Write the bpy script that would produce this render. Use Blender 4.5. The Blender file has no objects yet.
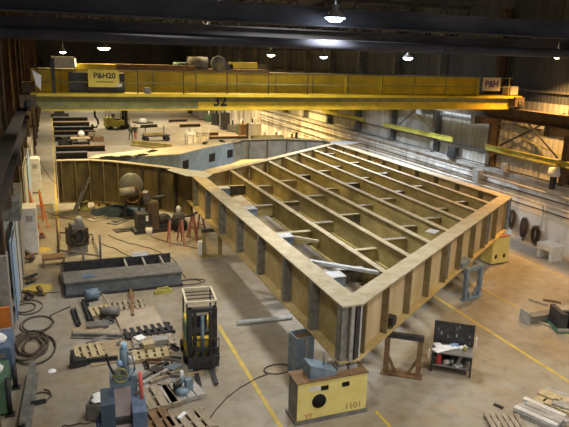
import bpy, math, random
from mathutils import Matrix, Vector
random.seed(7)
S = bpy.context.scene
COL = S.collection
PI = math.pi

# ------------------------------------------------------------------ camera frame (X across the bay, Y along it, Z up; metres)
F, CX, CY, H = 600.0, 284.5, 213.5, 9.6
def _n(v): return v.normalized()
_Y = _n(Vector((48 - CX, 50 - CY, F)))
_hd = Vector((math.cos(math.radians(1.7)), math.sin(math.radians(1.7)), 0))
_Z = _n(_hd.cross(_Y))
if _Z[1] > 0: _Z = -_Z
_X = _n(_Y.cross(_Z))
def _ray(x, y):
    d = Vector(((x - CX) / F, (y - CY) / F, 1.0))
    return Vector((d.dot(_X), d.dot(_Y), d.dot(_Z)))
def G(x, y, z=0.0):                       # point of the place seen at a pixel of the photo, at a height
    w = _ray(x, y); t = (z - H) / w[2]; return Vector((w[0] * t, w[1] * t, z))
def WX(x, y, X):
    w = _ray(x, y); t = X / w[0]; return Vector((X, w[1] * t, w[2] * t + H))
def WY(x, y, Yd):
    w = _ray(x, y); t = Yd / w[1]; return Vector((w[0] * t, Yd, w[2] * t + H))

cam = bpy.data.cameras.new('camera'); co = bpy.data.objects.new('camera', cam); COL.objects.link(co)
cam.sensor_width = 36.0; cam.lens = F / 569.0 * 36.0; cam.clip_start = 0.1; cam.clip_end = 400
r = Vector((_X[0], _Y[0], _Z[0])); d = Vector((_X[1], _Y[1], _Z[1])); f = Vector((_X[2], _Y[2], _Z[2]))
co.matrix_world = Matrix(((r[0], -d[0], -f[0], 0), (r[1], -d[1], -f[1], 0), (r[2], -d[2], -f[2], H), (0, 0, 0, 1)))
S.camera = co

# ------------------------------------------------------------------ materials
MATS = {}
def mat(name, c1, c2=None, scale=3.0, rough=0.7, metal=0.0, bump=0.0, detail=6.0, lo=0.35, hi=0.65, stretch=(1, 1, 1), c3=None, emit=None, estr=0):
    if name in MATS: return MATS[name]
    m = bpy.data.materials.new(name); m.use_nodes = True
    nt = m.node_tree; b = nt.nodes['Principled BSDF']
    b.inputs['Roughness'].default_value = rough; b.inputs['Metallic'].default_value = metal
    if 'Specular IOR Level' in b.inputs: b.inputs['Specular IOR Level'].default_value = 0.3
    c2 = c2 or tuple(x * 0.72 for x in c1)
    tc = nt.nodes.new('ShaderNodeTexCoord'); mp = nt.nodes.new('ShaderNodeMapping'); mp.inputs['Scale'].default_value = stretch
    nt.links.new(tc.outputs['Object'], mp.inputs['Vector'])
    n = nt.nodes.new('ShaderNodeTexNoise'); n.inputs['Scale'].default_value = scale; n.inputs['Detail'].default_value = detail
    n.inputs['Roughness'].default_value = 0.65
    nt.links.new(mp.outputs['Vector'], n.inputs['Vector'])
    rp = nt.nodes.new('ShaderNodeValToRGB'); e = rp.color_ramp.elements
    e[0].position = lo; e[0].color = (*c2, 1); e[1].position = hi; e[1].color = (*c1, 1)
    if c3:
        k = rp.color_ramp.elements.new((lo + hi) / 2); k.color = (*c3, 1)
    nt.links.new(n.outputs['Fac'], rp.inputs['Fac']); nt.links.new(rp.outputs['Color'], b.inputs['Base Color'])
    if bump:
        bp = nt.nodes.new('ShaderNodeBump'); bp.inputs['Strength'].default_value = bump; bp.inputs['Distance'].default_value = 0.05
        nt.links.new(n.outputs['Fac'], bp.inputs['Height']); nt.links.new(bp.outputs['Normal'], b.inputs['Normal'])
    if emit:
        b.inputs['Emission Color'].default_value = (*emit, 1); b.inputs['Emission Strength'].default_value = estr
    MATS[name] = m; return m

def floor_material():
    m = bpy.data.materials.new('worn_concrete'); m.use_nodes = True; nt = m.node_tree; b = nt.nodes['Principled BSDF']
    b.inputs['Roughness'].default_value = 0.55
    tc = nt.nodes.new('ShaderNodeTexCoord')
    def noise(sc, det, st=(1, 1, 1)):
        mp = nt.nodes.new('ShaderNodeMapping'); mp.inputs['Scale'].default_value = st
        nt.links.new(tc.outputs['Object'], mp.inputs['Vector'])
        n = nt.nodes.new('ShaderNodeTexNoise'); n.inputs['Scale'].default_value = sc; n.inputs['Detail'].default_value = det; n.inputs['Roughness'].default_value = .65
        nt.links.new(mp.outputs['Vector'], n.inputs['Vector']); return n
    def ramp(src, stops):
        rp = nt.nodes.new('ShaderNodeValToRGB'); e = rp.color_ramp.elements
        e[0].position, e[0].color = stops[0][0], (*stops[0][1], 1); e[1].position, e[1].color = stops[-1][0], (*stops[-1][1], 1)
        for p, c in stops[1:-1]:
            k = e.new(p); k.color = (*c, 1)
        nt.links.new(src, rp.inputs['Fac']); return rp
    big = ramp(noise(.16, 5).outputs['Fac'], [(.3, (.15, .13, .105)), (.45, (.27, .225, .16)), (.56, (.32, .29, .24)), (.72, (.39, .37, .34))])
    fine = ramp(noise(2.2, 9).outputs['Fac'], [(.25, (.55, .52, .5)), (.5, (.95, .95, .95)), (.8, (1.12, 1.1, 1.05))])
    rust = ramp(noise(.45, 6).outputs['Fac'], [(.55, (1, 1, 1)), (.72, (1.05, .84, .58))])
    m1 = nt.nodes.new('ShaderNodeMix'); m1.data_type = 'RGBA'; m1.blend_type = 'MULTIPLY'; m1.inputs[0].default_value = .85
    nt.links.new(big.outputs[0], m1.inputs[6]); nt.links.new(fine.outputs[0], m1.inputs[7])
    m2 = nt.nodes.new('ShaderNodeMix'); m2.data_type = 'RGBA'; m2.blend_type = 'MULTIPLY'; m2.inputs[0].default_value = .8
    nt.links.new(m1.outputs[2], m2.inputs[6]); nt.links.new(rust.outputs[0], m2.inputs[7])
    nt.links.new(m2.outputs[2], b.inputs['Base Color'])
    return m

def siding_material(name, c1, c2, axis=1, per=1.3):
    m = bpy.data.materials.new(name); m.use_nodes = True; nt = m.node_tree; b = nt.nodes['Principled BSDF']
    b.inputs['Roughness'].default_value = .6
    tc = nt.nodes.new('ShaderNodeTexCoord')
    n = nt.nodes.new('ShaderNodeTexNoise'); n.inputs['Scale'].default_value = .5; n.inputs['Detail'].default_value = 8
    mp = nt.nodes.new('ShaderNodeMapping'); mp.inputs['Scale'].default_value = (1, 2.5, .35); nt.links.new(tc.outputs['Object'], mp.inputs['Vector']); nt.links.new(mp.outputs['Vector'], n.inputs['Vector'])
    rp = nt.nodes.new('ShaderNodeValToRGB'); e = rp.color_ramp.elements; e[0].position = .35; e[0].color = (*c2, 1); e[1].position = .6; e[1].color = (*c1, 1)
    nt.links.new(n.outputs['Fac'], rp.inputs['Fac'])
    w = nt.nodes.new('ShaderNodeTexWave'); w.bands_direction = 'Y' if axis == 1 else 'X'; w.inputs['Scale'].default_value = per; w.inputs['Distortion'].default_value = 0
    nt.links.new(tc.outputs['Object'], w.inputs['Vector'])
    r2 = nt.nodes.new('ShaderNodeValToRGB'); e = r2.color_ramp.elements; e[0].position = .0; e[0].color = (.7, .7, .7, 1); e[1].position = .1; e[1].color = (1, 1, 1, 1)
    nt.links.new(w.outputs['Fac'], r2.inputs['Fac'])
    mx = nt.nodes.new('ShaderNodeMix'); mx.data_type = 'RGBA'; mx.blend_type = 'MULTIPLY'; mx.inputs[0].default_value = 1
    nt.links.new(rp.outputs[0], mx.inputs[6]); nt.links.new(r2.outputs[0], mx.inputs[7]); nt.links.new(mx.outputs[2], b.inputs['Base Color'])
    bp = nt.nodes.new('ShaderNodeBump'); bp.inputs['Strength'].default_value = .5; bp.inputs['Distance'].default_value = .05
    nt.links.new(w.outputs['Fac'], bp.inputs['Height']); nt.links.new(bp.outputs['Normal'], b.inputs['Normal'])
    return m

FLOOR = floor_material()
STEEL = mat('tan_girder_steel', (.60, .46, .22), (.40, .29, .11), 1.6, .6, .0, c3=(.45, .34, .15))
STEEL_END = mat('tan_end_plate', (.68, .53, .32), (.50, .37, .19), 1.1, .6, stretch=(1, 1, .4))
OLIVE = mat('olive_joist_steel', (.40, .31, .11), (.19, .145, .05), 1.4, .6, stretch=(1, .5, 1))
FLANGE = mat('pale_flange_steel', (.47, .41, .29), (.33, .27, .16), 2.2, .6)
STIFF = mat('grey_stiffener', (.27, .27, .25), (.14, .14, .13), 4, .5, .2)
STIFF_E = mat('brown_stiffener', (.25, .19, .09), (.13, .10, .05), 3, .6)
WEBDK = mat('dark_stained_web', (.20, .15, .07), (.05, .045, .035), 1.1, .7, stretch=(1, 1, .35))
DECK = mat('pale_deck_plate', (.60, .52, .38), (.46, .39, .27), .9, .6)
BLUEWEB = mat('blue_grey_web', (.20, .27, .35), (.12, .17, .24), 1.5, .6)
GREYWEB = mat('grey_web', (.22, .22, .20), (.13, .13, .12), 1.5, .6)
SILVER = mat('bare_pale_steel', (.70, .74, .78), (.48, .52, .56), 4, .4, .3)
BLUEGREY = mat('blue_grey_steel', (.24, .33, .42), (.12, .17, .24), 3, .5, .2)
DKBLUE = mat('dark_blue_grey', (.15, .17, .19), (.08, .09, .10), 3, .5)
DARK = mat('dark_oily_steel', (.055, .055, .06), (.02, .02, .022), 5, .5, .2)
BLACK = mat('black_void', (.008, .008, .008), (.004, .004, .004), 5, .9)
GREY = mat('grey_steel', (.22, .215, .20), (.11, .105, .10), 4, .55, .2)
LGREY = mat('light_grey_steel', (.45, .44, .42), (.27, .26, .25), 5, .5, .2)
RUST = mat('rusty_brown_steel', (.24, .14, .07), (.11, .065, .035), 4, .8)
BROWN = mat('brown_column_paint', (.13, .085, .05), (.06, .04, .028), 2, .7)
YEL = mat('crane_yellow', (.84, .58, .03), (.56, .39, .03), 1.4, .5)
YELG = mat('crane_green_yellow', (.30, .29, .10), (.17, .17, .075), 2.5, .6)
YELB = mat('block_yellow', (.86, .74, .27), (.76, .62, .18), 2.2, .6)
YELR = mat('rail_yellow', (.48, .43, .06), (.25, .23, .05), 5, .6)
LINE = mat('floor_line_yellow', (.60, .43, .07), (.40, .30, .09), 3.5, .7)
WOOD = mat('pale_pallet_wood', (.54, .43, .25), (.36, .28, .15), 4, .8, stretch=(3, 1, 1))
WOODG = mat('grey_pallet_wood', (.40, .33, .24), (.22, .18, .13), 4, .8, stretch=(3, 1, 1))
PLY = mat('tan_plywood', (.38, .29, .18), (.27, .2, .12), 2, .8)
WHITE = mat('dull_white', (.78, .77, .74), (.60, .59, .56), 4, .7)
PAPER = mat('paper_white', (.90, .91, .93), (.80, .81, .84), 6, .8)
WHITEWASH = mat('whitewashed_concrete', (.82, .79, .73), (.36, .30, .23), .7, .8, stretch=(1, 1, .45), lo=.36, hi=.56)
LEDGE = mat('grey_ledge_concrete', (.42, .41, .38), (.24, .22, .19), 1.2, .8)
RED = mat('extinguisher_red', (.60, .05, .035), (.45, .04, .03), 4, .4)
REDP = mat('red_hose', (.72, .16, .12), (.55, .1, .08), 4, .5)
ORANGE = mat('orange_paint', (.80, .24, .04), (.6, .17, .03), 4, .6)
BLUE = mat('machine_blue', (.13, .19, .32), (.07, .11, .19), 4, .5)
LBLUE = mat('light_blue_plastic', (.38, .60, .88), (.25, .42, .68), 3, .5)
GREEN = mat('dull_green_paint', (.10, .20, .12), (.05, .11, .07), 4, .5)
CREAM = mat('cream_guard_paint', (.80, .72, .52), (.62, .55, .38), 5, .5)
RUBBER = mat('black_rubber', (.025, .025, .025), (.012, .012, .012), 5, .8)
HOSE = mat('dark_brown_cable', (.085, .065, .045), (.045, .035, .025), 5, .7)
SKIN = mat('skin', (.52, .33, .23), (.44, .28, .19), 6, .6)
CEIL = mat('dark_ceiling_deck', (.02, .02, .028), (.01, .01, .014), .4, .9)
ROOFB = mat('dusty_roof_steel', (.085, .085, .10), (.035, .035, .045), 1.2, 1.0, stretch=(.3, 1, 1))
TARP = mat('blue_tarp', (.06, .10, .16), (.03, .05, .08), 3, .5)
TEXTM = mat('sign_black', (.02, .02, .03), (.015, .015, .02), 5, .6)
SIGNM = mat('sign_yellow', (.78, .60, .10), (.70, .52, .07), 3, .5)
PINK = mat('reddish_primer', (.45, .16, .12), (.28, .11, .08), 3, .6)
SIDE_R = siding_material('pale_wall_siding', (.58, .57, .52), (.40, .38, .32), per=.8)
SIDE_U = siding_material('shade_painted_upper_siding', (.10, .11, .125), (.055, .06, .07))  # darker copy of the wall siding; shade above the crane put into its colour
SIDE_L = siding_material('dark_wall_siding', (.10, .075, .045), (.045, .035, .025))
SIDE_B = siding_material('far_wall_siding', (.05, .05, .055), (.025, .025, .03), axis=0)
def lampmat(n, c, s): return mat(n, c, c, 2, .5, emit=c, estr=s)
L_WARM = lampmat('sodium_bulb', (1, .80, .42), 30); L_COOL = lampmat('halide_bulb', (.72, .84, 1), 30)

# ------------------------------------------------------------------ mesh builder
class MB:
    def __init__(s): s.v = []; s.f = []; s.sm = []
    def add(s, vs, fs, smooth=False):
        o = len(s.v); s.v += [tuple(p) for p in vs]; s.f += [tuple(i + o for i in q) for q in fs]; s.sm += [smooth] * len(fs); return s
    def box(s, x0, x1, y0, y1, z0, z1):
        return s.add([(x0, y0, z0), (x1, y0, z0), (x1, y1, z0), (x0, y1, z0), (x0, y0, z1), (x1, y0, z1), (x1, y1, z1), (x0, y1, z1)],
                     [(0, 3, 2, 1), (4, 5, 6, 7), (0, 1, 5, 4), (1, 2, 6, 5), (2, 3, 7, 6), (3, 0, 4, 7)])
    def cbox(s, c, sz, rz=0.0, rx=0.0):
        R = Matrix.Rotation(rz, 3, 'Z') @ Matrix.Rotation(rx, 3, 'X'); a, b, h = sz[0] / 2, sz[1] / 2, sz[2] / 2
        p = [Vector(c) + R @ Vector((i * a, j * b, k * h)) for k in (-1, 1) for i, j in ((-1, -1), (1, -1), (1, 1), (-1, 1))]
        return s.add(p, [(0, 3, 2, 1), (4, 5, 6, 7), (0, 1, 5, 4), (1, 2, 6, 5), (2, 3, 7, 6), (3, 0, 4, 7)])
    def bar(s, p, q, w, h=None, up=(0, 0, 1)):
        p, q = Vector(p), Vector(q); h = h or w; t = (q - p).normalized(); u = Vector(up)
        if abs(t.dot(u)) > .98: u = Vector((0, 1, 0))
        a = t.cross(u).normalized() * (w / 2); b = a.normalized().cross(t).normalized() * (h / 2)
        vs = [p - a - b, p + a - b, p + a + b, p - a + b, q - a - b, q + a - b, q + a + b, q - a + b]
        return s.add(vs, [(0, 1, 2, 3), (7, 6, 5, 4), (0, 4, 5, 1), (1, 5, 6, 2), (2, 6, 7, 3), (3, 7, 4, 0)])
    def tube(s, p, q, r, n=10, r2=None):
        p, q = Vector(p), Vector(q); t = (q - p).normalized(); u = Vector((0, 0, 1)) if abs(t[2]) < .95 else Vector((1, 0, 0))
        a = t.cross(u).normalized(); b = t.cross(a); r2 = r if r2 is None else r2
        vs = [p + (a * math.cos(2 * PI * i / n) + b * math.sin(2 * PI * i / n)) * r for i in range(n)] + [q + (a * math.cos(2 * PI * i / n) + b * math.sin(2 * PI * i / n)) * r2 for i in range(n)]
        s.add(vs, [(i, (i + 1) % n, n + (i + 1) % n, n + i) for i in range(n)], True)
        o = len(s.v) - 2 * n; s.f += [tuple(o + i for i in range(n))[::-1], tuple(o + n + i for i in range(n))]; s.sm += [False, False]; return s
    def path(s, pts, r, n=6, closed=False):
        pts = [Vector(p) for p in pts]; k = len(pts); vs = []
        for i, p in enumerate(pts):
            a = pts[(i - 1) % k] if closed else pts[max(i - 1, 0)]; b = pts[(i + 1) % k] if closed else pts[min(i + 1, k - 1)]
            t = (b - a).normalized(); u = Vector((0, 0, 1)) if abs(t[2]) < .9 else Vector((1, 0, 0))
            x = t.cross(u).normalized(); y = t.cross(x)
            vs += [p + (x * math.cos(2 * PI * j / n) + y * math.sin(2 * PI * j / n)) * r for j in range(n)]
        fs = []
        for i in range(k if closed else k - 1):
            m = (i + 1) % k
            fs += [(i * n + j, i * n + (j + 1) % n, m * n + (j + 1) % n, m * n + j) for j in range(n)]
        return s.add(vs, fs, True)
    def lathe(s, prof, c=(0, 0, 0), n=16, axis='Z'):
        vs = []
        for rr, z in prof:
            for j in range(n):
                a = 2 * PI * j / n; x, y = rr * math.cos(a), rr * math.sin(a)
                vs.append(Vector(c) + (Vector((x, y, z)) if axis == 'Z' else Vector((x, z, y)) if axis == 'Y' else Vector((z, x, y))))
        fs = [(i * n + j, i * n + (j + 1) % n, (i + 1) * n + (j + 1) % n, (i + 1) * n + j) for i in range(len(prof) - 1) for j in range(n)]
        return s.add(vs, fs, True)
    def prism(s, pts, z0, z1):
        n = len(pts); vs = [(x, y, z0) for x, y in pts] + [(x, y, z1) for x, y in pts]
        return s.add(vs, [tuple(range(n))[::-1], tuple(range(n, 2 * n))] + [(i, (i + 1) % n, n + (i + 1) % n, n + i) for i in range(n)])
    def wall(s, pts, z0, z1, th):                  # upright plate along a polyline
        for (a, b) in zip(pts, pts[1:]):
            s.bar((a[0], a[1], (z0 + z1) / 2), (b[0], b[1], (z0 + z1) / 2), th, z1 - z0)
        return s
    def strip(s, pts, w, z0, z1):                  # flat plate along a polyline
        return s.wall(pts, z0, z1, w)
    def ibeam(s, p, q, h, bf, tf=.03, tw=.03):     # p, q: centre line of the top face
        p, q = Vector(p), Vector(q); dz = Vector((0, 0, 1))
        s.bar(p - dz * tf / 2, q - dz * tf / 2, bf, tf); s.bar(p - dz * (h - tf / 2), q - dz * (h - tf / 2), bf, tf)
        return s.bar(p - dz * h / 2, q - dz * h / 2, tw, h - 2 * tf)
    def ball(s, c, r, n=12, sq=1.0):
        return s.lathe([(max(r * math.sin(PI * i / 8), 1e-4), -r * sq * math.cos(PI * i / 8)) for i in range(9)], c, n)
    def build(s, name, m, parent=None):
        me = bpy.data.meshes.new(name); me.from_pydata(s.v, [], s.f); me.materials.append(m)
        me.polygons.foreach_set('use_smooth', s.sm); me.update()
        o = bpy.data.objects.new(name, me); COL.objects.link(o)
        if parent: o.parent = parent
        return o

def tag(o, label, cat, group=None, kind=None):
    o['label'] = label; o['category'] = cat
    if group: o['group'] = group
    if kind: o['kind'] = kind
    return o
def thing(name, label, cat, loc=(0, 0, 0), rz=0.0, group=None):
    o = bpy.data.objects.new(name, None); COL.objects.link(o); o.empty_display_size = .2
    o.location = loc; o.rotation_euler = (0, 0, rz); return tag(o, label, cat, group)
def struct(name, mb, m, label=None):
    o = mb.build(name, m); o['kind'] = 'structure'
    if label: o['label'] = label
    return o
def copy_tree(o, parent=None):
    c = o.copy(); COL.objects.link(c)
    if parent: c.parent = parent
    for ch in list(o.children): copy_tree(ch, c)
    return c
def place(proto, used, loc, rz, label, scale=None):
    o = proto if not used else copy_tree(proto)
    o.location = loc; o.rotation_euler = (0, 0, rz); o['label'] = label
    if scale: o.scale = scale
    return o
def text(body, size, m, parent, loc, rot=(PI / 2, 0, 0), name='lettering', bold=.0):
    c = bpy.data.curves.new(name, 'FONT'); c.body = body; c.size = size; c.extrude = .006; c.offset = bold; c.align_x = 'CENTER'; c.align_y = 'CENTER'
    t = bpy.data.objects.new(name, c); COL.objects.link(t); dg = bpy.context.evaluated_depsgraph_get()
    me = bpy.data.meshes.new_from_object(t.evaluated_get(dg)); me.materials.clear(); me.materials.append(m)
    bpy.data.objects.remove(t); o = bpy.data.objects.new(name, me); COL.objects.link(o)
    o.location = loc; o.rotation_euler = rot
    if parent: o.parent = parent
    return o

# ------------------------------------------------------------------ the setting
XR, XL, YB = 24.4, -2.3, 125.0
fl = struct('floor', MB().box(-8, 32, -14, YB + 2, -.3, 0), FLOOR)
struct('wall_right', MB().box(XR + .5, XR + .75, -14, YB, 3.3, 7.6), SIDE_R)
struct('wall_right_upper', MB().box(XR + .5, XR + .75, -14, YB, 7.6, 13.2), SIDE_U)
struct('wall_right_base', MB().box(XR, XR + .75, -14, YB, 0, 3.3), WHITEWASH)
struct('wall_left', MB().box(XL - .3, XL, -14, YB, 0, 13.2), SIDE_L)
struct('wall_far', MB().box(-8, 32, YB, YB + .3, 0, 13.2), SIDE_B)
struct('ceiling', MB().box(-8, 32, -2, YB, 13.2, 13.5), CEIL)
# floor lines
def fline(pts, w):
    m = MB()
    for a, b in zip(pts, pts[1:]): m.bar((a[0], a[1], .003), (b[0], b[1], .003), w, .006)
    return m
struct('trim_1', fline([(5.2, 9), (5.18, 14), (5.2, 19.7)], .13), LINE, 'yellow floor line beside the lift truck')
struct('trim_2', fline([(14.6, 6), (14.6, 30)], .13), LINE, 'yellow floor line right of the bridge frame')
struct('trim_3', fline([(-.12, 34), (-.12, 108)], .13), LINE, 'yellow aisle line near the left wall')
struct('trim_4', fline([(17.2, 8), (17.2, 24)], .07), LINE, 'thin faded floor line')
struct('trim_5', fline([(21.9, 12), (21.9, 27)], .08), LINE, 'faded floor line near the right wall')
struct('trim_6', fline([(8.0, 8), (8.0, 13.0)], .1), LINE, 'yellow floor line under the yellow block')
# right wall: columns, girts, runway beam
for k in range(-1, 16):
    y = 23.3 + 5.78 * k
    m = MB(); m.box(XR - .1, XR - .06, y - .16, y + .16, 3.55, 12.6).box(XR + .42, XR + .46, y - .16, y + .16, 3.55, 12.6).box(XR - .08, XR + .44, y - .02, y + .02, 3.55, 12.6)
    m.box(XR - 1.45, XR - .1, y - .2, y + .2, 6.15, 6.62)                        # crane bracket
    struct('wall_column', m, BROWN if k < 2 else GREY)
for z in (6.15, 8.2, 10.2):
    struct('wall_girt', MB().box(XR + .35, XR + .52, 5, YB, z - .06, z + .06), GREY)
struct('wall_girt', MB().box(XR + .35, XR + .52, 5, YB, 4.3, 4.4), GREY)
rb = MB(); rb.box(XR - 1.55, XR - 1.05, 8, YB, 7.22, 7.28).box(XR - 1.5, XR - 1.1, 8, YB, 6.62, 6.68).box(XR - 1.32, XR - 1.28, 8, YB, 6.68, 7.22)
struct('crane_runway_beam', rb, BROWN)
rb = MB(); rb.box(-1.3, -.95, 4, YB, 7.22, 7.28).box(-1.3, -.95, 4, YB, 6.72, 6.78).box(-1.14, -1.1, 4, YB, 6.78, 7.22)
struct('crane_runway_beam', rb, mat('dark_runway_paint', (.045, .035, .028), (.025, .02, .016), 2, .9))
struct('wall_ledge', MB().box(XR - .15, XR + .6, 5, YB, 3.3, 3.55), LEDGE)
# left wall: columns
for k in range(0, 17):
    y = 14.6 + 5.78 * k
    m = MB(); m.box(XL + .05, XL + .11, y - .18, y + .18, 0, 12.6).box(XL + .55, XL + .61, y - .18, y + .18, 0, 12.6).box(XL + .1, XL + .56, y - .03, y + .03, 0, 12.6)
    m.box(XL + .6, XL + 1.3, y - .2, y + .2, 6.1, 6.62)
    struct('wall_column', m, BROWN)
for k in range(1, 8): struct('wall_pilaster', MB().box(XL, XL + .63, 14.6 + 5.78 * k - .3, 14.6 + 5.78 * k + .3, 0, 3.2), (WHITE, LGREY)[k % 2])
struct('wall_girt', MB().box(XL, XL + .15, 8, YB, 2.5, 2.62), BROWN)
struct('wall_girt', MB().box(XL, XL + .15, 8, YB, 4.5, 4.62), BROWN)
# roof beams
for k, y in enumerate((19.5, 24.5, 33, 39.5, 46, 58, 70, 82, 94, 106)):
    m = MB()
    if k == 0:
        m.ibeam((-8, y, 11.25), (32, y, 11.25), .62, .5, .05, .04)
        m.tube((-8, y - .1, 10.05), (32, y - .1, 10.05), .17, 12)
    elif k == 1:
        m.ibeam((-8, y, 10.75), (32, y, 10.75), .6, .5, .05, .04)
    else:
        zt, zb = 12.9, 11.0
        m.bar((-8, y, zt), (32, y, zt), .25, .25).bar((-8, y, zb), (32, y, zb), .25, .25)
        for i in range(-4, 16):
            m.bar((i * 2, y, zb), (i * 2 + 1, y, zt), .1, .1).bar((i * 2 + 1, y, zt), (i * 2 + 2, y, zb), .1, .1)
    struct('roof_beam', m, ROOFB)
for x in (1, 6.5, 12, 17.5, 23):
    struct('roof_purlin', MB().box(x - .1, x + .1, -2, YB, 12.95, 13.2), ROOFB)

# ------------------------------------------------------------------ wall fittings, right
for (y0, y1, nm) in ((32.4, 41.3, 'lime yellow walkway rail on right wall between second pair of columns'), (21.0, 29.2, 'lime yellow walkway rail on right wall above white workbench'), (44.6, 53.0, 'lime yellow walkway rail on right wall, the farthest from viewer')):
    t = thing('yellow_wall_rail', nm, 'rail', (XR - .2, y0, 4.72), 0, 'yellow rails along the right wall')
    L = y1 - y0
    MB().box(-.05, .05, 0, L, -.14, .14).box(-.09, .09, 0, L, .12, .15).box(-.09, .09, 0, L, -.15, -.12).build('rail_beam', YELR, t)
    for q in (L * .12, L * .5, L * .9):
        MB().box(.0, .6, q - .04, q + .04, -.05, .03).build('bracket', GREY, t)
for (ya, za, yb_, zb, w, m, nm) in ((28.7, 5.9, 23.6, 4.95, .03, YELR, 'thin yellow cable sloping down from wall column to yellow rail'),
                                   (28.5, 4.9, 24.0, 7.2, .05, DARK, 'dark brace rod rising to the right on orange lit wall'),
                                   (24.0, 4.9, 27.6, 7.2, .05, DARK, 'dark brace rod rising to the left on orange lit wall'),
                                   (39.6, 4.9, 36.2, 7.0, .05, GREY, 'dark brace rod rising to the right on grey lit wall'),
                                   (39.7, 7.0, 35.1, 4.95, .035, YELR, 'thin pale cable sloping down to the right on grey wall')):
    BX = XR + .3 - .06 * len([o for o in bpy.data.objects if o.name.startswith('brace_rod')])
    tag(MB().tube((BX, ya, za), (BX, yb_, zb), w, 6).build('brace_rod', m), nm, 'brace')
for z, rr, m, nm, x in ((3.05, .09, LGREY, 'thick light grey pipe just below the wall ledge', .3), (2.72, .05, DARK, 'thin dark pipe below the thick grey wall pipe', .22),
                     (2.4, .07, WHITE, 'white pipe along the right wall, middle one', .25), (2.05, .045, DARK, 'lowest dark pipe along the right wall', .2), (3.68, .05, DARK, 'dark conduit lying on the wall ledge', .2)):
    t = thing('wall_pipe', nm, 'pipe', (XR - x, 0, z), 0, 'pipes along the right wall')
    MB().tube((0, 18, 0), (0, 72, 0), rr * .7, 8).build('pipe_run', m, t)
    for y in range(20, 72, 6): MB().box(-.03, x, y - .04, y + .04, -rr * .7 - .03, -rr * .7).build('pipe_bracket', GREY, t)
def wallbox(nm, y, z, w, h, m, label, dp=.3):
    t = thing('junction_box', label, 'box', (XR, y, z))
    MB().box(-dp, -.0, -w / 2, w / 2, -h / 2, h / 2).build('case', m, t); MB().box(-dp - .02, -dp, -w / 2 + .04, w / 2 - .04, -h / 2 + .04, h / 2 - .04).build('cover', m, t)
    return t
p = WX(484, 182, XR - .3); wallbox('a', p.y + .6, 2.9, .6, .8, LGREY, 'grey upright box on wall under the big column', .5)
p = WX(494, 170, XR); wallbox('b', p.y - 1.1, 3.8, .35, .5, LGREY, 'small grey box above ledge near white hood light')
p = WX(455, 150, XR); wallbox('c', p.y, 3.9, .8, .7, DARK, 'dark square box hanging below end of yellow rail')
p = WX(558, 168, XR); t = thing('wall_hood', 'white hooded unit on bracket under right yellow rail', 'hood', (XR - .2, p.y, 4.0)); MB().lathe([(.02, .5), (.28, .42), (.34, .1), (.3, 0)], n=14).build('hood', WHITE, t); MB().box(-.12, .12, -.12, .12, -.7, .05).build('body', DARK, t); MB().bar((0, 0, .2), (.6, 0, .2), .06).build('bracket', GREY, t)
tag(MB().tube((XR - .12, WX(544, 214, XR).y, .9), (XR - .12, WX(544, 214, XR).y, 2.3), .06, 8).build('down_pipe', WHITE), 'short white vertical pipe on whitewashed wall', 'pipe')
for (px, py, ln, nm) in ((514, 210, 1.1, 'bundle of dark hoses hanging on white wall nearest the bridge frame'), (527, 218, 1.3, 'bundle of dark hoses hanging on white wall, middle bundle'), (539, 226, 1.1, 'bundle of dark hoses hanging on white wall nearest the bench')):
    p = WX(px, py, XR); t = thing('hanging_hose', nm, 'hose', (XR - .1, p.y, p.z), 0, 'hoses hanging on the white wall')
    m = MB(); 
    for k in range(6):
        w = random.uniform(.1, .28); l = ln * random.uniform(.75, 1.05); o = random.uniform(-.12, .12)
        m.path([(-.04 * (k % 3), o + w * math.sin(a), -l / 2 + l / 2 * math.cos(a)) for a in [2 * PI * i / 20 for i in range(20)]], .035, 6, True)
    m.build('hose_loops', HOSE, t); MB().tube((.1, 0, 0), (-.2, 0, .02), .03, 8).build('peg', GREY, t)

# ------------------------------------------------------------------ lamps
def lamp(loc, rad, warm, label, power, col, size=1.0, emit=True, tilt=None):
    t = thing('highbay_lamp', label, 'lamp', loc, 0, 'lamps under the roof')
    MB().lathe([(.08, .42), (.1, .3), (rad * .7, .12), (rad, 0)], n=18).build('reflector', LGREY, t)
    MB().lathe([(.001, -.2 * rad - .06), (rad * .5, -.17 * rad - .05), (rad * .9, .0), (rad * .5, .05), (.001, .06)], n=16).build('bulb', L_WARM if warm else L_COOL, t)
    MB().tube((0, 0, .4), (0, 0, min(13.15 - loc[2], 4.2)), .025, 6).build('stem', DARK, t)
    light(Vector(loc) - Vector((0, 0, .25)), power * .38, col, size, 130)
def light(loc, power, col, size=1.0, spread=140):
    l = bpy.data.lights.new('bay_light', 'AREA'); l.shape = 'DISK'; l.size = size; l.energy = power; l.color = col; l.spread = math.radians(spread)
    o = bpy.data.objects.new('bay_light', l); COL.objects.link(o); o.location = loc; return o
WARM, NEUT, COOL, SOD = (1, .74, .36), (1, .93, .80), (.78, .88, 1), (1, .60, .20)
lamp(WY(104, 48, 42), .45, True, 'bright round sodium lamp glowing above the crane trolley', 2600, WARM)
lamp(WY(63, 52, 46), .25, True, 'small sodium lamp at far left above trolley cabin', 900, WARM, .6)
lamp(WY(271, 55, 40), .3, True, 'small warm lamp above the middle of the crane', 1500, WARM, .8)
lamp(WY(324, 57, 40), .3, False, 'small blue white lamp right of the warm lamp above crane', 1700, COOL, .8)
lamp(WY(408, 58, 33), .34, False, 'larger blue white lamp above right half of the crane', 2400, COOL, .9)
lamp(WY(557, 57, 23.4), .16, True, 'small sodium lamp on the right wall near the column', 1800, (1, .50, .13), .4)
lamp(WY(335, 18, 18.7), .36, False, 'big bell shaped lamp near the roof beams at top', 700, (.9, .94, 1), 1.0)
FARW = (1, .84, .55)
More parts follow.
